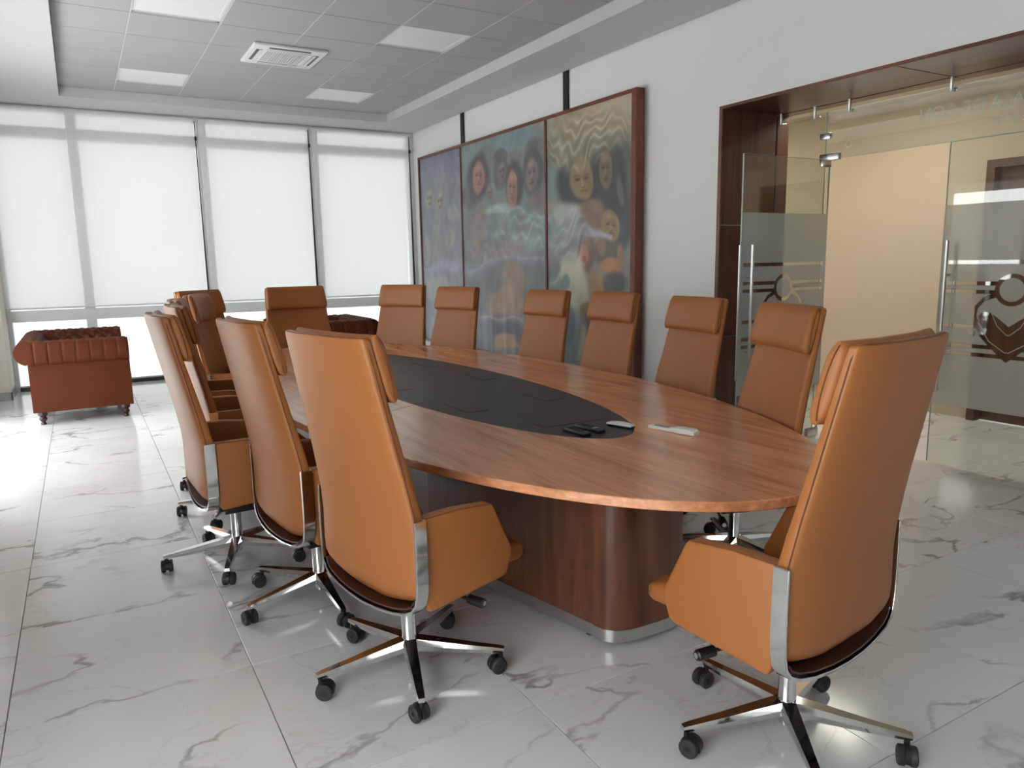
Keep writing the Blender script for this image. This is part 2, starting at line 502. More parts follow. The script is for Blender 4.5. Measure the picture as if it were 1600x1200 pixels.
# ---- right wall with the doorway recess
tag(to_obj('wall_right', boxes([(4.70, 5.50, 4.645, 11.30, -0.01, 3.80), (4.70, 5.50, 1.555, 4.645, 2.745, 3.80), (4.70, 5.50, -4.5, 1.555, -0.01, 3.80)]), M['wall'], smooth=False), kind='structure')
tag(to_obj('wall_back', boxes([(-1.36, 4.70, -4.65, -4.5, -0.01, 3.80)]), M['wall'], smooth=False), kind='structure')
# left wall: solid stretches between two banks of added windows, and the corner pier
tag(to_obj('wall_left', boxes([(-1.36, -1.16, 1.5, 5.7, -0.01, 3.51), (-1.36, -1.16, 9.12, 10.48, -0.01, 3.51), (-1.36, -1.16, -4.5, -0.9, -0.01, 3.51), (-1.36, -1.16, -0.9, 1.5, 2.62, 3.51), (-1.36, -1.16, 5.7, 9.12, 2.62, 3.51), (-1.36, -0.83, 10.48, 11.30, -0.01, 3.51)]), M['cream'], smooth=False), kind='structure')
bb = tag(to_obj('baseboard_left', boxes([(-1.16, -0.82, 10.465, 10.48, 0, 0.10), (-0.83, -0.815, 10.465, 11.06, 0, 0.10)]), M['base_grey'], smooth=False), kind='structure')
tag(to_obj('shade_strip_1', boxes([(4.672, 4.70, -4.5, 11.2, ZC + 0.0, ZC + 0.03)]), M['groove_shade'], smooth=False), kind='structure')  # dark strip paints the shade up inside the groove beside the wall

# ---- windows on the far wall
MX = [-0.83, 0.09, 1.615, 3.14, 4.665]
HW = 0.06
def window(n, x0, x1, left_end=False, right_end=False):
    m0 = x0 if left_end else x0 + HW
    bm = bmesh.new()
    if left_end: box(bm, x0, x0 + 0.05, 11.14, 11.28, 0, 3.51)
    box(bm, x1 - HW, x1 + (0.035 if right_end else HW), 11.14, 11.28, 0, 3.51)
    a, b = (x0 + 0.05 if left_end else x0 + HW), x1 - HW
    for z0, z1 in ((3.13, 3.265), (0.875, 1.015), (3.45, 3.51)):
        box(bm, a, b, 11.145, 11.275, z0, z1)
    w = tag(to_obj('window_%d' % n, bm, M['alu'], smooth=False), kind='structure')
    to_obj('sill', boxes([(a, b, 11.13, 11.28, 0.0, 0.05)]), M['alu_dark'], w, smooth=False)
    for z0, z1 in ((0.05, 0.875), (1.015, 3.13), (3.265, 3.45)):
        to_obj('pane', boxes([(a, b, 11.205, 11.215, z0, z1)]), M['pane'], w, smooth=False)
    return w
for n in range(4): window(n + 1, MX[n], MX[n + 1], n == 0, n == 3)

# ---- unseen left-wall windows added to light the room, in two banks
def added_side_window(n, y0, y1):
    bm = bmesh.new()
    box(bm, -1.34, -1.22, y0, y0 + 0.06, 0, 2.62); box(bm, -1.34, -1.22, y1 - 0.06, y1, 0, 2.62)
    for z0, z1 in ((2.56, 2.62), (0.875, 1.015), (0, 0.05)):
        box(bm, -1.335, -1.225, y0 + 0.06, y1 - 0.06, z0, z1)
    w = tag(to_obj('window_%d' % n, bm, M['alu'], smooth=False), kind='structure')
    for z0, z1 in ((0.05, 0.875), (1.015, 2.56)):
        to_obj('pane', boxes([(-1.285, -1.275, y0 + 0.06, y1 - 0.06, z0, z1)]), M['pane'], w, smooth=False)
SIDE = [(5.7, 6.84), (6.84, 7.98), (7.98, 9.12), (-0.9, 0.3), (0.3, 1.5)]
for k, (a, b) in enumerate(SIDE): added_side_window(5 + k, a, b)

# ---- roller blinds
def blind(lab, grp, w, h, chain=True, cloth='blind'):
    """origin at the blind's top middle; cloth in the local x-z plane, room side is -y"""
    e = tag(empty('roller_blind'), lab, 'blind', grp)
    bm = bmesh.new()
    n = 24
    rows = []
    for k in range(2):
        rows.append([( -w / 2 + w * i / n, 0.0, -h * k) for i in range(n + 1)])
    loft(bm, rows, cap=False, closed=False)
    to_obj('fabric', bm, M[cloth], e, smooth=False)
    bm = bmesh.new(); lathe(bm, [(0.002, -w / 2), (0.024, -w / 2), (0.024, w / 2), (0.002, w / 2)], 12, c=(0.022, -0.028), axis='x')
    to_obj('roller_tube', bm, M['plastic_white'], e)
    to_obj('bottom_bar', boxes([(-w / 2, w / 2, -0.008, 0.008, -h - 0.022, -h)], bev=0.004), M['alu'], e)
    if chain:
        bm = bmesh.new()
        x = w / 2 + 0.012
        tube(bm, [(x, -0.01, -0.05), (x + 0.003, -0.012, -h * 0.5), (x + 0.008, -0.014, -h * 0.97)], [0.004, 0.006, 0.009], 6)
        tube(bm, [(x, 0.016, -0.05), (x + 0.003, 0.018, -h * 0.5), (x + 0.006, 0.02, -h * 0.97)], [0.004, 0.006, 0.009], 6)
        to_obj('chain', bm, M['plastic_black'], e)
        to_obj('chain_clip', boxes([(x - 0.012, x + 0.014, -0.022, 0.01, -0.30, -0.25)], bev=0.003), M['plastic_black'], e)
    return e
BL = [(-0.82, 0.028, False, 'white roller blind over the leftmost window, behind the left sofa'),
      (0.032, 1.52, True, 'white roller blind second from the left, behind the left row of chairs'),
      (1.575, 3.045, True, 'white roller blind third from the left, behind the widest chair'),
      (3.10, 4.60, True, 'white roller blind over the rightmost window, next to the painting')]
for x0, x1, ch, lab in BL:
    b = blind(lab, 'roller blinds on the far windows', x1 - x0, 3.50 - 1.055, ch)
    b.location = ((x0 + x1) / 2, 11.085, 3.50)
SL = ['first', 'second', 'third', 'fourth', 'fifth', 'sixth', 'seventh']
for k, (a, b_) in enumerate(sorted(SIDE)):  # blinds belonging to the added left-wall windows
    b = blind('white roller blind over an added unseen window on the left wall, %s from the near end' % SL[k], 'roller blinds on the added left windows', b_ - a - 0.03, 2.61 - 0.03, False, 'blind_dense')
    b.location = (-1.185, (a + b_) / 2, 2.61)
    b.rotation_euler = (0, 0, PI / 2)

# ---- doorway: timber lining
YL, YR, XG = 4.645, 1.555, 5.35
lin = tag(to_obj('door_1', boxes([(4.694, 4.706, YL - 0.022, YL + 0.012, 0, 2.757), (4.694, 4.706, YR - 0.012, YR + 0.022, 0, 2.757), (4.694, 4.706, YR + 0.022, YL - 0.022, 2.733, 2.757)]), M['edge_wood'], smooth=False), kind='structure')
lin['label'] = 'dark walnut doorway surround with glass doors'
for z0, z1 in ((0.0, 0.852), (0.858, 1.80), (1.806, 2.733)):
    for x0, x1 in ((4.706, 5.338), (5.362, 5.50)):
        to_obj('jamb_panel', boxes([(x0, x1, YL - 0.022, YL, z0, z1)], bev=0.0015, seg=1), M['portal_wood'], lin, smooth=False)
        to_obj('jamb_panel', boxes([(x0, x1, YR, YR + 0.022, z0, z1)], bev=0.0015, seg=1), M['portal_wood'], lin, smooth=False)
for y0, y1 in ((YR + 0.022, 3.115), (3.123, YL - 0.022)):
    for x0, x1 in ((4.706, 5.338), (5.362, 5.50)):
        to_obj('header_panel', boxes([(x0, x1, y0, y1, 2.733, 2.755)], bev=0.0015, seg=1), M['header_wood'], lin, smooth=False)
YH, YM, YH2, ZD = 4.12, 3.11, 2.10, 2.30
def pane(name, x0, x1, y0, y1, z0, z1, parent):
    g = to_obj(name, boxes([(x0, x1, y0, y1, z0, z1)]), M['door_glass'], parent, smooth=False)
    return g
T = 0.006
p1 = pane('side_light', XG - T, XG + T, YH + 0.003, YL - 0.026, 0.005, 2.672, lin)
p2 = pane('side_light', XG - T, XG + T, YR + 0.026, YH2 - 0.003, 0.005, 2.672, lin)
tr = pane('transom_pane', XG - T, XG + T, YH2, YH, ZD + 0.006, 2.672, lin)
# dark silicone / polished edges of the panes
for y in (YH,):
    to_obj('pane_edge', boxes([(XG - T, XG + T, y, y + 0.003, 0.005, 2.672)]), M['glass_edge'], p1, smooth=False)
to_obj('pane_edge', boxes([(XG - T, XG + T, YH2, YH, ZD + 0.002, ZD + 0.0055)]), M['glass_edge'], tr, smooth=False)
# steel pins that hold the glass from the header
for y in (4.567, 4.225, 3.908, 3.118, 2.3, 1.75):
    bm = bmesh.new()
    lathe(bm, [(0.004, 2.733), (0.013, 2.733), (0.013, 2.640), (0.010, 2.636), (0.002, 2.636)], 14, c=(XG - 0.022, y))
    lathe(bm, [(0.002, XG - 0.02), (0.011, XG - 0.02), (0.011, XG + 0.022), (0.015, XG + 0.024), (0.015, XG + 0.034), (0.002, XG + 0.036)], 12, c=(y, 2.652), axis='x')
    to_obj('glass_pin', bm, M['satin'], lin)
to_obj('glass_clamp', boxes([(XG - 0.016, XG + 0.016, YH - 0.045, YH + 0.05, 2.462, 2.508)], bev=0.004), M['satin'], lin)
to_obj('pivot_patch', boxes([(XG - 0.018, XG + 0.018, YH - 0.135, YH + 0.045, 2.292, 2.345)], bev=0.004), M['satin'], lin)

# lettering on the transom, reads from the corridor
def text_mesh(name, body, size, parent, y, z, mat, x):
    cu = bpy.data.curves.new(name, 'FONT'); cu.body = body; cu.size = size; cu.align_x = 'LEFT'
    cu.resolution_u = 3
    ob = bpy.data.objects.new(name, cu); COL.objects.link(ob)
    dg = bpy.context.evaluated_depsgraph_get()
    me = bpy.data.meshes.new_from_object(ob.evaluated_get(dg))
    bpy.data.objects.remove(ob); bpy.data.curves.remove(cu)
    me.name = name
    me.materials.clear(); me.materials.append(mat)
    o = bpy.data.objects.new(name, me); COL.objects.link(o)
    o.parent = parent
    o.matrix_local = Matrix(((0, 0, 1, x), (1, 0, 0, y), (0, 1, 0, z), (0, 0, 0, 1)))
    return o
text_mesh('lettering', 'SALA DE CON', 0.118, tr, 2.60, 2.480, M['letter'], XG + 0.0075)
text_mesh('lettering', 'E ISMA', 0.086, tr, 2.618, 2.372, M['letter'], XG + 0.0075)
text_mesh('lettering', 'O', 0.086, tr, 3.885, 2.372, M['letter'], XG + 0.0075)

# frosted film with its cut-out stripes and emblem
def inside(px, py, poly):
    r = np.zeros(px.shape, bool)
    n = len(poly)
    for i in range(n):
        (x0, y0), (x1, y1) = poly[i], poly[(i + 1) % n]
        if y0 == y1: continue
        c = ((y0 > py) != (y1 > py)) & (px < (x1 - x0) * (py - y0) / (y1 - y0) + x0)
        r ^= c
    return r
def film_mask(u, z):
    clear = np.zeros(u.shape, bool)
    cu = 0.487
    us = np.abs(u - cu)
    def st(z0, z1, a): return (z > z0) & (z < z1) & (us > a) & (u > 0.03) & (u < 0.95)
    clear |= st(1.459, 1.486, -1)
    clear |= st(1.316, 1.342, 0.09); clear |= st(1.258, 1.284, 0.10)
    clear |= st(1.018, 1.044, 0.20); clear |= st(0.881, 0.908, 0.10); clear |= st(0.823, 0.850, 0.03)
    def mir(p): return [(cu - a, b) for a, b in p]
    outer = mir([(0.245, 1.112), (0.23, 1.172), (0.178, 1.232), (0.109, 1.266), (0.05, 1.266), (0.0, 1.23)]) + [(cu, 0.80)] + mir([(0.05, 0.84), (0.123, 0.907), (0.184, 0.968), (0.233, 1.053)])
    inner = mir([(0.214, 1.106), (0.207, 1.158), (0.169, 1.207), (0.096, 1.236), (0.05, 1.236), (0.0, 1.20)]) + [(cu, 0.835)] + mir([(0.018, 0.873), (0.062, 0.912), (0.136, 0.979), (0.191, 1.049)])
    leaf = mir([(0.20, 1.107), (0.17, 1.137), (0.121, 1.130), (0.063, 1.089), (0.0, 1.040)]) + [(cu, 0.822)] + mir([(0.034, 0.845), (0.10, 0.925), (0.192, 1.063)])
    um = cu - us
    clear |= inside(um, z, outer) & ~inside(um, z, inner)
    clear |= inside(um, z, leaf)
    rr = np.hypot(u - cu, z - 1.288)
    clear &= ~(rr < 0.108)
    clear |= (rr < 0.108) & (rr > 0.079)
    # fine chevron lines that stay frosted
    for pts in ([(0.118, 1.133), (0.073, 1.042), (0.007, 0.983), (-0.02, 0.995)], [(0.203, 1.063), (0.119, 0.936), (0.010, 0.865), (-0.02, 0.877)]):
        for (a0, b0), (a1, b1) in zip(pts[:-1], pts[1:]):
            dx, dz = -(a1 - a0), b1 - b0
            t = np.clip(((um - (cu - a0)) * dx + (z - b0) * dz) / (dx * dx + dz * dz), 0, 1)
            d = np.hypot(um - (cu - a0) - t * dx, z - b0 - t * dz)
            clear &= ~(d < 0.0028)
    # registered mark
    r2 = np.hypot(u - 0.255, z - 0.983)
    clear |= (r2 < 0.021) & (r2 > 0.016)
    du, dz = u - 0.255, z - 0.983
    clear |= (np.abs(du - 0.005) < 0.0025) & (np.abs(dz) < 0.011)
    clear |= (np.abs(np.hypot(du + 0.001, dz - 0.005) - 0.005) < 0.0022) & (du < 0.004)
    clear |= (np.abs(du + (dz + 0.001) * -0.55 + 0.001) < 0.0022) & (dz < 0) & (dz > -0.011)
    return clear
def film_object(parent, width):
    st = 0.004
    us = np.arange(0.0, width + 1e-6, st); zs = np.arange(0.452, 1.868 + 1e-6, st)
    U, Z = np.meshgrid(us, zs)
    acc = np.zeros(U.shape)
    for du in (-.3, .0, .3):
        for dz in (-.3, .0, .3): acc += ~film_mask(U + du * st, Z + dz * st)
    fr = (acc / 9.0).ravel()
    nu, nz = len(us), len(zs)
    verts = np.stack([U.ravel(), np.zeros(U.size), Z.ravel()], 1)
    idx = np.arange(nu * nz).reshape(nz, nu)
    faces = np.stack([idx[:-1, :-1], idx[:-1, 1:], idx[1:, 1:], idx[1:, :-1]], -1).reshape(-1, 4)
    me = bpy.data.meshes.new('frosted_film')
    me.from_pydata(verts.tolist(), [], faces.tolist())
    at = me.attributes.new('frost', 'FLOAT', 'POINT')
    at.data.foreach_set('value', fr.astype(np.float32))
    me.materials.append(M['frost'])
    o = bpy.data.objects.new('frosted_film', me); COL.objects.link(o); o.parent = parent
    return o

# door leaf: origin at the free edge, floor level, local x runs to the hinge, local y is the thickness
LW = 0.985
def door_leaf(name, lab):
    e = tag(empty(name), lab, 'glass door', 'glass doors of the meeting room')
    g = to_obj('pane', boxes([(0.002, LW, -T, T, 0.012, ZD - 0.002)]), M['door_glass'], e, smooth=False)
    to_obj('polished_edge', boxes([(-0.001, 0.002, -T, T, 0.012, ZD - 0.002)]), M['glass_edge'], g, smooth=False)
    to_obj('polished_edge', boxes([(LW, LW + 0.003, -T, T, 0.012, ZD - 0.002)]), M['glass_edge'], g, smooth=False)
    to_obj('polished_edge', boxes([(0.0, LW, -T, T, ZD - 0.002, ZD)]), M['glass_edge'], g, smooth=False)
    f = film_object(g, LW); f.location = (0.0, -T - 0.001, 0)
    for s in (-1, 1):
        bm = bmesh.new()
        lathe(bm, [(0.003, 0.56), (0.0125, 0.56), (0.0125, 1.625), (0.003, 1.625)], 16, c=(0.065, s * 0.062))
        for z in (0.80, 1.385):
            lathe(bm, [(0.002, s * T), (0.008, s * T), (0.008, s * 0.062), (0.002, s * 0.062)], 10, c=(0.065, z), axis='y')
        to_obj('pull_handle', bm, M['satin'], e)
    to_obj('top_patch', boxes([(LW - 0.10, LW + 0.006, -0.016, 0.016, ZD - 0.058, ZD - 0.004)], bev=0.004), M['satin'], e)
    to_obj('bottom_patch', boxes([(LW - 0.13, LW + 0.006, -0.016, 0.016, 0.012, 0.075)], bev=0.004), M['satin'], e)
    return e
dl = door_leaf('glass_door', 'open glass door leaf swung into the room beside the wood jamb')
dl.location = (XG - LW + 0.03, YH - 0.02, 0); dl.rotation_euler = (0, 0, 0)
dr = door_leaf('glass_door', 'closed glass door leaf at the right edge of the photo')
dr.location = (XG, YM - 0.005, 0); dr.rotation_euler = (0, 0, -PI / 2)

# ---- corridor beyond the doorway
tag(to_obj('wall_corridor', boxes([(7.10, 7.25, 3.75, 8.2, -0.01, 3.1), (7.10, 7.25, 1.9, 3.75, 2.34, 3.1), (7.10, 7.25, -1.5, 1.9, -0.01, 3.1),
     (5.50, 7.25, 8.1, 8.25, -0.01, 3.1), (5.50, 7.25, -1.6, -1.5, -0.01, 3.1)]), M['tan_wall'], smooth=False), kind='structure')
tag(to_obj('ceiling_corridor', boxes([(5.50, 7.25, -1.6, 8.2, 3.0, 3.12)]), M['corr_ceiling'], smooth=False), kind='structure')
d2 = tag(to_obj('door_2', boxes([(7.04, 7.14, 3.68, 3.75, 0, 2.34), (7.04, 7.14, 1.9, 1.97, 0, 2.34), (7.04, 7.14, 1.97, 3.68, 2.27, 2.34)]), M['portal_wood'], smooth=False), kind='structure')
to_obj('door_leaf', boxes([(7.12, 7.16, 2.83, 3.68, 0.01, 2.27)], bev=0.003), M['portal_wood'], d2, smooth=False)
to_obj('door_leaf', boxes([(7.12, 7.16, 1.97, 2.82, 0.01, 2.27)], bev=0.003), M['portal_wood'], d2, smooth=False)
for k, y in enumerate((1.0, 4.2, 6.6)):  # unseen lamps, added to give the corridor its own light
    e = tag(empty('added_corridor_lamp', (5.9, y, 2.995)), 'added unseen lit square lamp on the corridor ceiling, %s' % ('nearest', 'opposite the open door', 'farthest')[k], 'ceiling light', 'added corridor lamps')
    to_obj('lamp_frame', boxes([(-.31, .31, -.31, -.29, -.02, 0), (-.31, .31, .29, .31, -.02, 0), (-.31, -.29, -.29, .29, -.02, 0), (.29, .31, -.29, .29, -.02, 0)]), M['plastic_white'], e, smooth=False)
    to_obj('diffuser', boxes([(-.29, .29, -.29, .29, -.016, -.004)]), M['lamp'], e, smooth=False)

# ================================================================== CEILING CASSETTE
ax0, ax1, ay0, ay1 = AC
ac = tag(empty('air_conditioner', ((ax0 + ax1) / 2, (ay0 + ay1) / 2, ZC - 0.03)), 'white ceiling cassette air conditioner with square grille', 'air conditioner')
hw, hd = (ax1 - ax0) / 2, (ay1 - ay0) / 2
bm = bmesh.new()
box(bm, -hw, hw, -hd, hd, 0.0, 0.029, bev=0.01, seg=3)
to_obj('panel', bm, M['plastic_white'], ac)
to_obj('grille_frame', boxes([(-.22, .22, -.22, -.195, -.008, .002), (-.22, .22, .195, .22, -.008, .002), (-.22, -.195, -.195, .195, -.008, .002), (.195, .22, -.195, .195, -.008, .002)], bev=0.003), M['plastic_white'], ac)
gr = to_obj('grille', boxes([(-.195, .195, -.195, .195, -.003, .002)]), M['plastic_grey'], ac, smooth=False)
bm = bmesh.new()
for k in range(15): box(bm, -.19, .19, -.183 + k * .026, -.177 + k * .026, -.007, -.003)
for k in range(15): box(bm, -.183 + k * .026, -.177 + k * .026, -.19, .19, -.0068, -.003)
to_obj('grille_bars', bm, M['plastic_white'], gr, smooth=False)
for s in (-1, 1):
    to_obj('air_slot', boxes([(-.20, .20, s * .275 - .028, s * .275 + .028, -.003, .002)], bev=0.002), M['plastic_black'], ac, smooth=False)
    to_obj('air_slot', boxes([(s * .275 - .028, s * .275 + .028, -.20, .20, -.003, .002)], bev=0.002), M['plastic_black'], ac, smooth=False)
    to_obj('air_flap', boxes([(-.20, .20, s * .262 - .012, s * .262 + .012, -.007, -.002)], bev=0.002), M['plastic_white'], ac, smooth=False)
    to_obj('air_flap', boxes([(s * .262 - .012, s * .262 + .012, -.20, .20, -.007, -.002)], bev=0.002), M['plastic_white'], ac, smooth=False)

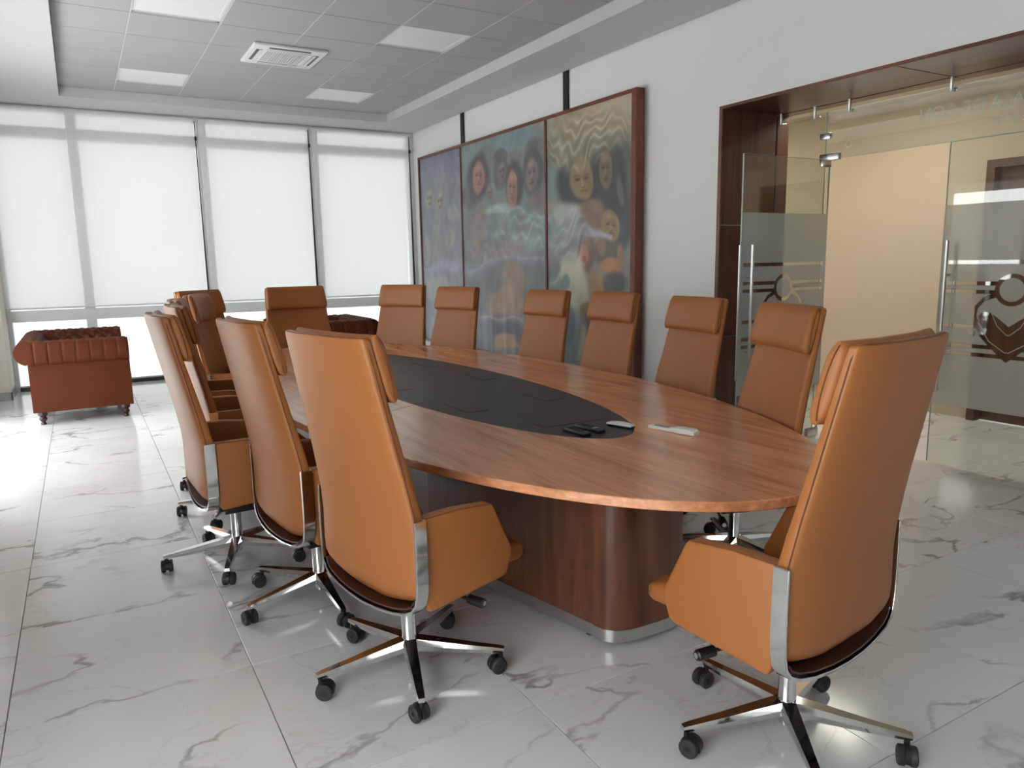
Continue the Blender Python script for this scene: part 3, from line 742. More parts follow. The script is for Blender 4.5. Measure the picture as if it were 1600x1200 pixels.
# ================================================================== PAINTING (three canvases in one frame, hung on black bars)
PAINT = [
(10.522,2.884,0.19,0.144,(150,150,165),1,0.5),
(9.954,2.752,0.195,0.139,(150,150,162),1,0.5),
(10.008,2.941,1.048,0.166,(118,115,140),1,0.6),
(10.408,2.478,0.12,0.11,(150,138,128),0.8,0.7),
(10.016,2.405,0.17,0.169,(140,132,125),0.8,0.8),
(9.521,2.449,0.196,0.189,(125,122,125),1,0.6),
(9.957,2.711,0.281,0.083,(120,118,125),1,0.5),
(10.507,1.784,0.169,0.24,(165,162,150),1,0.7),
(10.114,2.066,0.13,0.173,(160,155,140),1,0.6),
(9.65,1.819,0.168,0.168,(160,155,145),1,0.6),
(9.559,2.177,0.198,0.124,(158,158,155),1,0.6),
(10.04,1.656,0.29,0.261,(150,145,132),1,0.6),
(9.985,1.45,0.906,0.088,(150,152,168),1,0.8),
(10.299,1.149,0.705,0.211,(165,168,162),1,0.7),
(10.105,0.824,0.85,0.181,(135,138,152),1,0.6),
(10.35,0.535,0.718,0.186,(158,165,178),1,0.6),
(8.066,2.971,1.207,0.186,(128,148,152),1,0.8),
(8.81,2.951,0.41,0.15,(128,140,142),1,0.6),
(7.643,2.775,0.281,0.09,(140,152,140),1,0.6),
(8.566,2.82,0.249,0.147,(112,112,102),1,0.7),
(7.831,2.73,0.168,0.127,(112,115,105),1,0.8),
(7.376,2.741,0.221,0.165,(98,98,95),0.8,0.8),
(8.199,2.775,0.128,0.095,(92,92,92),0.8,0.8),
(8.771,2.617,0.301,0.277,(76,68,74),0.6,0.95),
(9.015,2.407,0.211,0.156,(92,80,82),1,0.7),
(8.783,2.606,0.161,0.182,(152,112,98),0.5,0.95),
(8.813,2.685,0.126,0.076,(172,118,104),0.8,0.8),
(8.719,2.536,0.068,0.076,(105,80,78),0.8,0.6),
(8.208,2.559,0.155,0.18,(92,90,94),0.6,0.9),
(8.202,2.564,0.093,0.101,(112,106,106),0.7,0.8),
(8.479,2.376,0.087,0.112,(128,112,106),0.8,0.7),
(7.865,2.43,0.22,0.268,(74,68,74),0.6,0.95),
(7.925,2.353,0.128,0.2,(146,112,98),0.5,0.95),
(7.897,2.476,0.097,0.056,(190,132,108),0.7,0.9),
(7.881,2.385,0.107,0.019,(84,70,74),0.8,0.7),
(7.943,2.267,0.069,0.024,(120,84,80),0.8,0.7),
(7.434,2.536,0.202,0.222,(80,78,82),0.6,0.95),
(7.487,2.519,0.108,0.13,(118,106,104),0.6,0.85),
(7.344,2.247,0.177,0.134,(128,114,108),1,0.7),
(8.857,2.083,0.42,0.181,(122,112,114),1,0.8),
(8.746,1.999,0.232,0.257,(146,124,116),0.9,0.7),
(9.041,1.96,0.182,0.159,(128,118,116),1,0.7),
(8.469,1.986,0.277,0.176,(112,122,126),1,0.7),
(7.666,1.947,0.122,0.14,(148,120,104),0.8,0.8),
(8.104,1.944,0.092,0.122,(140,118,106),0.9,0.7),
(8.909,1.663,0.143,0.159,(160,128,108),0.7,0.8),
(8.325,1.602,0.499,0.066,(150,128,114),0.8,0.85),
(7.913,1.717,0.303,0.097,(150,126,112),0.8,0.8),
(8.648,1.71,0.229,0.103,(108,108,114),1,0.7),
(7.438,1.959,0.274,0.182,(128,140,136),1,0.6),
(7.398,1.75,0.273,0.115,(132,152,152),1,0.7),
(8.302,2.151,0.323,0.062,(150,168,168),1,0.7),
(7.409,1.286,0.276,0.28,(112,118,124),1,0.7),
(9.072,1.423,0.376,0.135,(132,136,142),1,0.7),
(8.499,1.32,0.399,0.129,(112,110,116),1,0.7),
(7.876,1.327,0.303,0.195,(150,124,112),0.8,0.8),
(8.139,1.022,0.487,0.152,(160,130,112),0.7,0.85),
(8.202,0.737,0.495,0.18,(92,86,98),0.8,0.9),
(8.106,0.512,0.321,0.116,(166,132,110),0.7,0.9),
(8.701,0.624,0.296,0.216,(120,124,136),1,0.7),
(7.704,0.597,0.246,0.148,(96,92,104),1,0.7),
(8.784,2.593,0.155,0.167,(158,116,100),0.5,0.9),
(8.731,2.588,0.084,0.149,(126,92,80),0.9,0.5),
(8.847,2.62,0.037,0.013,(86,63,60),0.6,0.85),
(8.846,2.646,0.046,0.008,(86,63,60),0.6,0.4),
(8.725,2.607,0.036,0.012,(86,63,60),0.6,0.85),
(8.724,2.634,0.046,0.007,(86,63,60),0.6,0.4),
(8.793,2.574,0.02,0.04,(186,136,118),0.8,0.7),
(8.787,2.536,0.031,0.008,(86,63,60),0.8,0.6),
(8.789,2.501,0.055,0.012,(110,63,55),0.6,0.7),
(8.778,2.71,0.092,0.037,(186,136,118),1,0.6),
(8.202,2.559,0.087,0.101,(116,106,104),0.5,0.9),
(8.172,2.556,0.048,0.091,(92,84,83),0.9,0.5),
(8.239,2.575,0.021,0.008,(63,58,62),0.6,0.85),
(8.238,2.591,0.026,0.005,(63,58,62),0.6,0.4),
(8.169,2.568,0.021,0.008,(63,58,62),0.6,0.85),
(8.169,2.584,0.026,0.005,(63,58,62),0.6,0.4),
(8.207,2.547,0.011,0.024,(136,125,122),0.8,0.7),
(8.204,2.524,0.017,0.005,(63,58,62),0.8,0.6),
(8.205,2.503,0.031,0.007,(81,58,57),0.6,0.7),
(8.2,2.629,0.052,0.022,(136,125,122),1,0.6),
(7.926,2.346,0.123,0.177,(152,114,98),0.5,0.9),
(7.883,2.343,0.067,0.158,(121,91,78),0.9,0.5),
(7.976,2.372,0.029,0.013,(83,62,58),0.6,0.85),
(7.975,2.4,0.037,0.008,(83,62,58),0.6,0.4),
(7.879,2.363,0.029,0.013,(83,62,58),0.6,0.85),
(7.878,2.392,0.036,0.008,(83,62,58),0.6,0.4),
(7.932,2.325,0.016,0.043,(179,134,115),0.8,0.7),
(7.928,2.286,0.024,0.009,(83,62,58),0.8,0.6),
(7.929,2.248,0.044,0.012,(106,62,53),0.6,0.7),
(7.921,2.47,0.073,0.039,(179,134,115),1,0.6),
(7.483,2.512,0.108,0.126,(122,108,104),0.5,0.9),
(7.446,2.508,0.059,0.113,(97,86,83),0.9,0.5),
(7.528,2.532,0.026,0.009,(67,59,62),0.6,0.85),
(7.527,2.552,0.032,0.006,(67,59,62),0.6,0.4),
(7.442,2.523,0.025,0.009,(67,59,62),0.6,0.85),
(7.442,2.543,0.032,0.006,(67,59,62),0.6,0.4),
(7.489,2.498,0.014,0.03,(143,127,122),0.8,0.7),
(7.484,2.469,0.021,0.006,(67,59,62),0.8,0.6),
(7.485,2.443,0.039,0.009,(85,59,57),0.6,0.7),
(7.481,2.6,0.064,0.028,(143,127,122),1,0.6),
(8.474,2.363,0.076,0.089,(130,114,108),0.5,0.9),
(8.447,2.361,0.041,0.08,(104,91,86),0.9,0.5),
(8.505,2.376,0.018,0.007,(71,62,64),0.6,0.85),
(8.504,2.391,0.023,0.004,(71,62,64),0.6,0.4),
(8.445,2.371,0.018,0.007,(71,62,64),0.6,0.85),
(8.444,2.385,0.022,0.004,(71,62,64),0.6,0.4),
(8.478,2.352,0.01,0.021,(153,134,127),0.8,0.7),
(8.475,2.332,0.015,0.004,(71,62,64),0.8,0.6),
(8.476,2.314,0.027,0.006,(91,62,59),0.6,0.7),
(8.471,2.425,0.045,0.02,(153,134,127),1,0.6),
(10.024,2.391,0.141,0.141,(146,136,128),0.5,0.9),
(9.975,2.387,0.077,0.127,(116,108,102),0.9,0.5),
(10.082,2.412,0.034,0.011,(80,74,76),0.6,0.85),
(10.08,2.435,0.042,0.006,(80,74,76),0.6,0.4),
(9.97,2.404,0.033,0.011,(80,74,76),0.6,0.85),
(9.968,2.426,0.042,0.006,(80,74,76),0.6,0.4),
(10.033,2.374,0.018,0.034,(172,160,151),0.8,0.7),
(10.028,2.343,0.028,0.007,(80,74,76),0.8,0.6),
(10.03,2.313,0.051,0.01,(102,74,70),0.6,0.7),
(10.016,2.49,0.084,0.031,(172,160,151),1,0.6),
(10.409,2.464,0.105,0.099,(152,142,132),0.5,0.9),
(10.373,2.461,0.057,0.089,(121,113,105),0.9,0.5),
(10.452,2.479,0.025,0.007,(83,78,79),0.6,0.85),
(10.451,2.495,0.031,0.004,(83,78,79),0.6,0.4),
(10.369,2.472,0.025,0.007,(83,78,79),0.6,0.85),
(10.368,2.488,0.031,0.004,(83,78,79),0.6,0.4),
(10.416,2.452,0.014,0.024,(179,167,155),0.8,0.7),
(10.412,2.43,0.021,0.005,(83,78,79),0.8,0.6),
(10.414,2.409,0.038,0.007,(106,78,72),0.6,0.7),
(10.403,2.533,0.062,0.022,(179,167,155),1,0.6),
(6.364,3.14,1.002,0.206,(196,168,142),1,0.9),
(5.896,2.943,0.346,0.153,(192,182,160),1,0.8),
(6.75,2.972,0.373,0.145,(150,142,118),1,0.7),
(6.282,2.803,0.652,0.161,(168,164,146),1,0.7),
(6.707,2.771,0.228,0.121,(92,92,78),1,0.7),
(7.032,2.666,0.195,0.201,(88,102,94),1,0.8),
(6.989,2.33,0.195,0.203,(112,136,130),1,0.8),
(6.201,2.63,0.507,0.115,(120,126,122),1,0.7),
(5.779,2.286,0.225,0.398,(84,90,90),1,0.8),
(6.49,2.357,0.38,0.335,(62,64,68),0.6,0.95),
(6.042,2.267,0.301,0.32,(64,66,70),0.6,0.95),
(5.886,1.933,0.232,0.319,(70,76,80),0.8,0.9),
(6.491,2.345,0.157,0.197,(142,118,86),0.45,0.95),
(6.577,2.402,0.044,0.024,(60,54,52),0.7,0.8),
(6.422,2.386,0.042,0.024,(60,54,52),0.7,0.8),
(6.474,2.23,0.078,0.019,(104,72,62),0.7,0.8),
(6.482,2.308,0.03,0.072,(168,140,100),0.8,0.6),
(6.491,2.345,0.157,0.192,(146,120,88),0.5,0.9),
(6.437,2.34,0.085,0.172,(116,96,70),0.9,0.5),
(6.556,2.375,0.038,0.015,(80,66,52),0.6,0.85),
(6.556,2.406,0.047,0.009,(80,66,52),0.6,0.4),
(6.432,2.362,0.037,0.014,(80,66,52),0.6,0.85),
(6.432,2.393,0.046,0.009,(80,66,52),0.6,0.4),
(6.498,2.323,0.02,0.046,(172,141,103),0.8,0.7),
(6.491,2.279,0.031,0.01,(80,66,52),0.8,0.6),
(6.491,2.239,0.056,0.014,(102,66,48),0.6,0.7),
(6.49,2.48,0.093,0.042,(172,141,103),1,0.6),
(6.069,2.35,0.111,0.151,(122,102,84),0.5,0.95),
(6.113,2.384,0.028,0.016,(60,54,52),0.7,0.7),
(6.027,2.375,0.027,0.016,(60,54,52),0.7,0.7),
(6.065,2.273,0.047,0.014,(86,66,60),0.7,0.7),
(6.406,1.999,0.262,0.121,(134,108,92),0.8,0.9),
(6.427,1.866,0.241,0.146,(126,98,84),0.8,0.9),
(6.805,1.96,0.237,0.177,(172,182,178),0.9,0.85),
(6.996,1.789,0.248,0.156,(136,154,156),1,0.7),
(5.832,2.157,0.056,0.113,(140,126,110),0.9,0.6),
(6.054,1.837,0.128,0.145,(152,128,96),0.45,0.95),
(6.102,1.851,0.028,0.017,(225,220,205),0.7,0.8),
(5.999,1.812,0.027,0.016,(225,220,205),0.7,0.8),
(6.102,1.851,0.012,0.009,(40,36,36),0.7,0.9),
(5.999,1.812,0.012,0.009,(40,36,36),0.7,0.9),
(6.093,1.704,0.056,0.017,(96,64,56),0.7,0.8),
(6.116,1.543,0.184,0.143,(104,92,86),0.8,0.9),
(6.044,1.435,0.194,0.067,(190,128,92),0.7,0.9),
(5.901,1.54,0.054,0.105,(160,124,98),0.7,0.85),
(6.206,1.616,0.058,0.096,(150,120,96),0.7,0.8),
(6.449,1.571,0.149,0.173,(112,88,80),0.7,0.9),
(6.484,1.547,0.088,0.085,(190,126,96),0.7,0.9),
(6.475,1.509,0.044,0.035,(150,84,66),0.7,0.8),
(5.995,1.28,0.242,0.095,(88,84,86),0.9,0.85),
(6.717,1.421,0.235,0.179,(198,196,180),0.8,0.9),
(7.051,1.367,0.15,0.16,(104,118,122),1,0.7),
(6.628,1.165,0.232,0.256,(188,184,158),0.9,0.85),
(6.812,1.264,0.095,0.104,(92,112,130),0.9,0.7),
(6.313,1.249,0.111,0.148,(160,128,92),0.6,0.9),
(6.429,0.943,0.124,0.112,(140,110,80),0.6,0.9),
(6.631,0.644,0.235,0.288,(140,152,156),0.9,0.8),
(6.722,0.821,0.075,0.158,(84,106,128),0.9,0.7),
(6.451,0.608,0.089,0.206,(196,188,158),0.9,0.7),
(6.069,2.343,0.107,0.142,(126,104,86),0.5,0.9),
(6.033,2.339,0.058,0.128,(100,83,68),0.9,0.5),
(6.114,2.365,0.026,0.011,(69,57,51),0.6,0.85),
(6.114,2.388,0.032,0.006,(69,57,51),0.6,0.4),
(6.03,2.356,0.025,0.011,(69,57,51),0.6,0.85),
(6.03,2.379,0.031,0.006,(69,57,51),0.6,0.4),
(6.074,2.326,0.014,0.034,(148,122,101),0.8,0.7),
(6.069,2.294,0.021,0.007,(69,57,51),0.8,0.6),
(6.069,2.264,0.038,0.01,(88,57,47),0.6,0.7),
(6.07,2.443,0.064,0.031,(148,122,101),1,0.6),
(6.054,1.83,0.124,0.141,(156,130,98),0.5,0.9),
(6.012,1.829,0.067,0.126,(124,104,78),0.9,0.5),
(6.106,1.85,0.03,0.011,(85,71,58),0.6,0.85),
(6.106,1.872,0.037,0.006,(85,71,58),0.6,0.4),
(6.008,1.845,0.029,0.011,(85,71,58),0.6,0.85),
(6.008,1.868,0.036,0.006,(85,71,58),0.6,0.4),
(6.06,1.814,0.016,0.034,(184,153,115),0.8,0.7),
(6.054,1.782,0.024,0.007,(85,71,58),0.8,0.6),
(6.054,1.753,0.044,0.01,(109,71,53),0.6,0.7),
(6.055,1.929,0.074,0.031,(184,153,115),1,0.6)
]
WAVES = [
([(8.489,2.138),(8.249,2.173),(8.099,2.09),(7.754,2.163),(7.57,2.081),(7.219,2.037)],0.03,(190,205,205),0.8),
([(7.669,1.853),(7.488,1.753),(7.309,1.816),(7.182,1.744)],0.03,(185,205,205),0.8),
([(8.476,1.834),(8.107,1.87),(7.672,1.759),(7.182,1.699)],0.025,(150,176,176),0.7),
([(9.257,1.423),(8.891,1.45),(8.49,1.527),(8.068,1.549),(7.676,1.605),(7.185,1.563)],0.035,(168,172,188),0.8),
([(10.731,1.451),(10.198,1.48),(9.712,1.422),(9.286,1.45)],0.04,(165,165,182),0.7),
([(8.808,0.806),(8.52,0.875),(8.304,0.821),(7.991,0.877),(7.65,0.834)],0.035,(190,180,170),0.8),
([(7.526,2.032),(7.394,1.934),(7.22,1.992),(7.17,1.923)],0.025,(175,195,190),0.8),
([(7.14,1.979),(6.947,1.891),(6.851,1.988),(6.668,2.028)],0.04,(196,204,200),0.8),
([(7.145,1.714),(6.95,1.657),(6.807,1.782),(6.624,1.75)],0.03,(190,200,200),0.8),
([(6.714,1.822),(6.536,1.832),(6.364,1.767),(6.218,1.753),(6.057,1.708)],0.018,(182,178,204),0.8),
([(6.715,1.791),(6.536,1.802),(6.364,1.747),(6.218,1.742),(6.057,1.708)],0.018,(182,178,204),0.8),
([(6.715,1.761),(6.536,1.772),(6.364,1.726),(6.218,1.73),(6.057,1.708)],0.018,(182,178,204),0.8),
([(6.715,1.73),(6.536,1.742),(6.364,1.705),(6.218,1.719),(6.057,1.708)],0.018,(182,178,204),0.8),
([(7.152,1.285),(7.003,1.287),(6.857,1.473),(6.903,1.577)],0.03,(200,200,188),0.8)
]
XP = 4.60
PY0, PY1, PZ0, PZ1 = 5.60, 10.70, 0.33, 3.085
D1, D2 = 9.275, 7.15
pic = tag(empty('painting', (XP + 0.05, (PY0 + PY1) / 2, PZ0)), 'large three-part oil painting of figures in water on the right wall', 'painting')
def P_loc(o): o.location = (-pic.location.x, -pic.location.y, -pic.location.z); return o
fr = 0.032
P_loc(to_obj('frame', boxes([(XP - 0.022, XP + 0.075, PY0 - 0.02, PY0 + 0.05, PZ0, PZ1), (XP - 0.022, XP + 0.075, PY1 - fr, PY1, PZ0, PZ1),
    (XP - 0.022, XP + 0.075, PY0 + 0.05, PY1 - fr, PZ1 - fr, PZ1), (XP - 0.022, XP + 0.075, PY0 + 0.05, PY1 - fr, PZ0, PZ0 + fr),
    (XP - 0.016, XP + 0.07, D1 - 0.013, D1 + 0.013, PZ0 + fr, PZ1 - fr), (XP - 0.016, XP + 0.07, D2 - 0.018, D2 + 0.018, PZ0 + fr, PZ1 - fr)], bev=0.002, seg=1), M['frame_wood'], pic, smooth=False))
def paint_panel(y0, y1, base_top, base_bot, seed):
    st = 0.0105
    ny = int((y1 - y0) / st) + 1; nz = int((PZ1 - PZ0 - 2 * fr) / st) + 1
    ys = np.linspace(y0, y1, ny); zs = np.linspace(PZ0 + fr, PZ1 - fr, nz)
    Y, Z = np.meshgrid(ys, zs)
    rng = np.random.RandomState(seed)
    # soft turbulent warp, like brushwork
    wy = np.zeros_like(Y); wz = np.zeros_like(Y); tone = np.zeros_like(Y)
    for k in range(26):
        fy, fz = rng.uniform(-9, 9), rng.uniform(-9, 9); ph = rng.uniform(0, 6.28)
        a = 0.035 / (1 + math.hypot(fy, fz) * 0.35)
        wy += a * np.sin(fy * Y + fz * Z + ph); wz += a * np.cos(fy * Y - fz * Z + ph * 1.7)
        tone += np.sin(fy * 2.1 * Y + fz * 1.2 * Z + ph) / 26 * 2.2
    t = ((Z - PZ0) / (PZ1 - PZ0))[..., None]
    C = np.array(base_bot, float) * (1 - t) + np.array(base_top, float) * t
    Yw, Zw = Y + wy * 0.8, Z + wz * 0.8
    for cy, cz, ry, rz, col, soft, al in PAINT:
        d = np.sqrt(((Yw - cy) / ry) ** 2 + ((Zw - cz) / rz) ** 2)
        m = np.clip((1.30 - d) / (0.10 + 0.60 * soft), 0, 1)
        m = (m * m * (3 - 2 * m) * al)[..., None]
        C = C * (1 - m) + np.array(col, float) * m
    for pts, w, col, al in WAVES:
        pts = np.array(pts)
        # smooth the polyline
        tt = np.linspace(0, 1, len(pts)); t2 = np.linspace(0, 1, len(pts) * 8)
        py = np.interp(t2, tt, pts[:, 0]); pz = np.interp(t2, tt, pts[:, 1])
        kz = np.ones(7) / 7
        pys = np.convolve(np.pad(py, 3, 'edge'), kz, 'valid'); pzs = np.convolve(np.pad(pz, 3, 'edge'), kz, 'valid')
        d = np.full(Y.shape, 9.0)
        for i in range(len(pys) - 1):
            ey, ez = pys[i + 1] - pys[i], pzs[i + 1] - pzs[i]
            q = np.clip(((Yw - pys[i]) * ey + (Zw - pzs[i]) * ez) / (ey * ey + ez * ez + 1e-9), 0, 1)
            d = np.minimum(d, np.hypot(Yw - pys[i] - q * ey, Zw - pzs[i] - q * ez))
        m = ((0.30 * np.exp(-(d / (w * 0.4)) ** 2) + 0.42 * np.exp(-(d / (w * 1.5)) ** 2)) * al)[..., None]
        C = C * (1 - m) + np.array(col, float) * m
    # swirling locks and foam: ridged, warped bands inside soft regions
    for (cy, cz, ry, rz), c1, c2, fq, al in (((6.42, 2.72, .72, .26), (226, 212, 186), (146, 134, 112), 21.0, .7), ((7.55, 1.92, .75, .22), (176, 192, 190), (112, 126, 128), 17.0, .45), ((8.6, 1.62, .9, .12), (162, 166, 180), (118, 118, 128), 16.0, .4), ((6.75, 1.75, .40, .24), (186, 190, 184), (120, 130, 132), 18.0, .5)):
        d = np.sqrt(((Yw - cy) / ry) ** 2 + ((Zw - cz) / rz) ** 2)
        m = np.clip((1.25 - d) / 0.55, 0, 1) * al
        ph = fq * (Z + 0.10 * np.sin(6.1 * Y + 2.0 * Z) + 0.055 * np.sin(13.7 * Y - 5 * Z + 1.1) + 0.03 * np.sin(29 * Y + 11 * Z) + 2.2 * wz)
        rg = np.abs(np.sin(ph)) ** 0.7
        cc = np.array(c1, float) * (1 - rg[..., None]) + np.array(c2, float) * rg[..., None]
        C = C * (1 - m[..., None]) + cc * m[..., None]
    # dripping vertical streaks towards the bottom
    str_ = np.zeros(ny)
    for k in range(40): str_ += np.sin(rng.uniform(6, 60) * ys + rng.uniform(0, 6.28)) / 40
    low = np.clip((1.55 - Z) / 1.0, 0, 1)
    C += (str_[None, :] * low * 60)[..., None] * np.array([1.0, 1.0, 0.95])
    fine = np.zeros_like(Y)
    for k in range(30):
        fy, fz = rng.uniform(-40, 40), rng.uniform(-24, 24)
        fine += np.sin(fy * Yw + fz * Zw + rng.uniform(0, 6.28)) / 30
    C += (tone * 9 + fine * 22)[..., None] + rng.normal(0, 1.6, Y.shape)[..., None]
    C = C * 0.9 + 13  # mixes an even glare haze into the paint colours
    C = np.clip(C, 5, 250) / 255.0
    lin_ = np.where(C <= 0.04045, C / 12.92, ((C + 0.055) / 1.055) ** 2.4) * 1.0
    verts = np.stack([np.full(Y.size, XP), Y.ravel(), Z.ravel()], 1)
    idx = np.arange(ny * nz).reshape(nz, ny)
    faces = np.stack([idx[:-1, :-1], idx[1:, :-1], idx[1:, 1:], idx[:-1, 1:]], -1).reshape(-1, 4)
    nv = len(verts)
    # the canvas has a thickness: a back board of four corners
    cor = [(XP + 0.03, y0, PZ0 + fr), (XP + 0.03, y1, PZ0 + fr), (XP + 0.03, y1, PZ1 - fr), (XP + 0.03, y0, PZ1 - fr)]
    vv = verts.tolist() + cor
    ff = faces.tolist() + [[nv, nv + 1, nv + 2, nv + 3]]
    me = bpy.data.meshes.new('canvas')
    me.from_pydata(vv, [], ff)
    ca = me.color_attributes.new('Col', 'FLOAT_COLOR', 'POINT')
    full = np.ones((len(vv), 4), np.float32); full[:nv, :3] = lin_.reshape(-1, 3); full[nv:, :3] = 0.3
    ca.data.foreach_set('color', full.ravel())
    me.materials.append(M['canvas'])
    o = bpy.data.objects.new('canvas', me); COL.objects.link(o); o.parent = pic
    return P_loc(o)
paint_panel(D1 + 0.013, PY1 - fr, (122, 122, 138), (140, 145, 150), 3)
paint_panel(D2 + 0.018, D1 - 0.013, (122, 134, 134), (112, 112, 120), 5)
paint_panel(PY0 + 0.05, D2 - 0.018, (196, 170, 146), (98, 108, 114), 9)
for y, lab in ((9.377, 'black hanging bar above the painting, farther from the doorway'), (6.885, 'black hanging bar above the painting, nearer the doorway')):
    e = tag(to_obj('hanging_bar', boxes([(4.680, 4.692, y - 0.05, y + 0.05, 2.6, 3.62), (4.675, 4.680, y - 0.05, y - 0.043, 2.6, 3.62)], bev=0.002, seg=1), M['bar_black'], smooth=False), lab, 'hanging bar', 'bars the painting hangs from')

# ================================================================== TABLE
CX, CY, RA, RB = 2.02, 4.45, 1.17, 2.872
IA, IB = 0.495, 1.90
ZT, TH = 0.75, 0.036
table = tag(empty('conference_table', (CX, CY, 0)), 'long oval walnut conference table with black centre inlay', 'table')
def arc(a0, a1, ra, rb, n): return [(ra * math.cos(math.radians(a0 + (a1 - a0) * k / n)), rb * math.sin(math.radians(a0 + (a1 - a0) * k / n))) for k in range(n + 1)]
gap = 0.045
for a0, a1, n in ((200, 340, 60), (340, 380, 18), (20, 160, 60), (160, 200, 18)):
    bm = bmesh.new()
    o_ = arc(a0 + gap, a1 - gap, RA, RB, n); i_ = arc(a0 + gap * 2.2, a1 - gap * 2.2, IA + 0.002, IB + 0.002, n)
    rows = []
    for (ox, oy), (ix, iy) in zip(o_, i_):
        k = 0.003
        L_ = math.hypot(ox, oy)
        rows.append([(ix, iy, ZT - TH), (ox * (1 - k / L_), oy * (1 - k / L_), ZT - TH), (ox, oy, ZT - TH + k), (ox, oy, ZT - k), (ox * (1 - k / L_), oy * (1 - k / L_), ZT), (ix, iy, ZT)])
    loft(bm, rows)
    to_obj('top_panel', bm, M['table_wood'], table, ang=30)
bm = bmesh.new()
prism(bm, arc(0, 360 - 360 / 96, IA - 0.001, IB - 0.001, 95), 'z', ZT - 0.03, ZT - 0.001)
inlay = to_obj('centre_inlay', bm, M['inlay'], table, ang=30)
for lx, ly, w, d in ((0.0, -1.49, 0.36, 0.115), (-0.26, -0.87, 0.125, 0.31), (0.26, -0.82, 0.125, 0.31), (-0.32, 0.0, 0.125, 0.31), (0.32, 0.05, 0.125, 0.31), (-0.26, 0.87, 0.125, 0.31), (0.26, 0.87, 0.125, 0.31), (0.0, 1.49, 0.36, 0.115)):
    g = to_obj('lid_gap', boxes([(lx - w / 2, lx + w / 2, ly - d / 2, ly + d / 2, ZT - 0.0012, ZT - 0.0006)]), M['inlay_line'], inlay, smooth=False)
    t_ = 0.004
    to_obj('cable_lid', boxes([(lx - w / 2 + t_, lx + w / 2 - t_, ly - d / 2 + t_, ly + d / 2 - t_, ZT - 0.001, ZT + 0.0006)], bev=0.0004, seg=1), M['inlay'], inlay, smooth=False)
for yy in (-0.62, 0.62):
    to_obj('inlay_joint', boxes([(-0.46, 0.46, yy - 0.0012, yy + 0.0012, ZT - 0.0012, ZT - 0.0006)]), M['inlay_line'], inlay, smooth=False)
# pedestals: nose-shaped ends and a recessed middle
PX = 1.885 - CX
def nose(y_tip, y_back, s, inset=0.0):
    """plan outline; s=+1 tip towards -y"""
    hw0, hw1 = 0.215 + inset, 0.455 + inset
    pts = []
    n = 14
    ytip = -inset
    L_ = abs(y_back - y_tip)
    for k in range(n + 1):                         # rounded nose
        a = -PI / 2 + (PI / 2) * k / n
        pts.append((hw0 * (abs(math.cos(a)) ** 0.62), ytip + (0.125 + inset) * (1 + math.copysign(abs(math.sin(a)) ** 0.8, math.sin(a)))))
    pts.append((hw1, L_))
    right = pts
    left = [(-x, y) for x, y in reversed(pts) if x > 1e-4]
    return [(x + PX, y_tip + s * y) for x, y in right + left]
def pedestal(outline, skirt, label=None):
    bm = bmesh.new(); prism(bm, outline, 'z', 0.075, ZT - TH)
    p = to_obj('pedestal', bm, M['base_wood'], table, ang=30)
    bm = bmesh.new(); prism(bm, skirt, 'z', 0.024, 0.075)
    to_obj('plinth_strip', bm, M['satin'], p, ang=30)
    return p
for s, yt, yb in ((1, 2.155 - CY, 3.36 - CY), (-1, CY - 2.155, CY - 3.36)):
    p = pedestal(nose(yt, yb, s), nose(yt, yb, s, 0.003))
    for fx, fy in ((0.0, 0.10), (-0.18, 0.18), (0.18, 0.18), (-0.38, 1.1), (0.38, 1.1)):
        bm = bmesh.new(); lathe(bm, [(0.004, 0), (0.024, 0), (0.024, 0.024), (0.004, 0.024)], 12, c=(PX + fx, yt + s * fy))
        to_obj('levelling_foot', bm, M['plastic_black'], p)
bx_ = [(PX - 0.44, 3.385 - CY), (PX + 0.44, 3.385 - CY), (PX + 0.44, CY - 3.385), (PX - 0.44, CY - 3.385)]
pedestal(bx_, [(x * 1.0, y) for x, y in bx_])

# ================================================================== REMOTES
def remote(name, lab, a, b, w, h, mat, z=ZT - 0.0002):
    a, b = Vector(a), Vector(b)
    d = b - a; L_ = d.length
    e = tag(empty(name, (a.x, a.y, z), math.atan2(d.y, d.x)), lab, 'remote')
    return e, L_
for k, (a, b, lab) in enumerate((((1.906, 2.808), (1.914, 2.649), 'black remote control on the inlay, left of the other black one'), ((1.985, 2.841), (2.006, 2.664), 'black remote control with white logo next to the grey-white one'))):
    e, L_ = remote('remote_control', lab, a, b, 0.045, 0.017, M['plastic_black'], ZT - 0.001)
    e['group'] = 'black remotes at the end of the inlay'
    bm = bmesh.new(); box(bm, 0, L_, -0.023, 0.023, 0, 0.017, bev=0.005, seg=3); to_obj('case', bm, M['plastic_black'], e)
    bm = bmesh.new()
    for i in range(7):
        for j in range(3): box(bm, 0.02 + i * 0.016, 0.029 + i * 0.016, -0.016 + j * 0.0125, -0.007 + j * 0.0125, 0.017, 0.0185)
    bt = to_obj('buttons', bm, M['rubber'], e, smooth=False); bt['kind'] = 'stuff'
    if k == 1: to_obj('logo_plate', boxes([(0.115, 0.135, -0.016, 0.016, 0.017, 0.0178)]), M['plastic_white'], e, smooth=False)
e, L_ = remote('remote_control', 'small white-topped remote with dark underside on the inlay tip', (2.135, 2.785), (2.180, 2.655), 0.04, 0.02, M['plastic_white'], ZT - 0.001)
bm = bmesh.new(); box(bm, 0.004, L_ - 0.002, -0.020, 0.020, 0, 0.012, bev=0.004, seg=2); to_obj('case', bm, M['plastic_black'], e)
rows = []
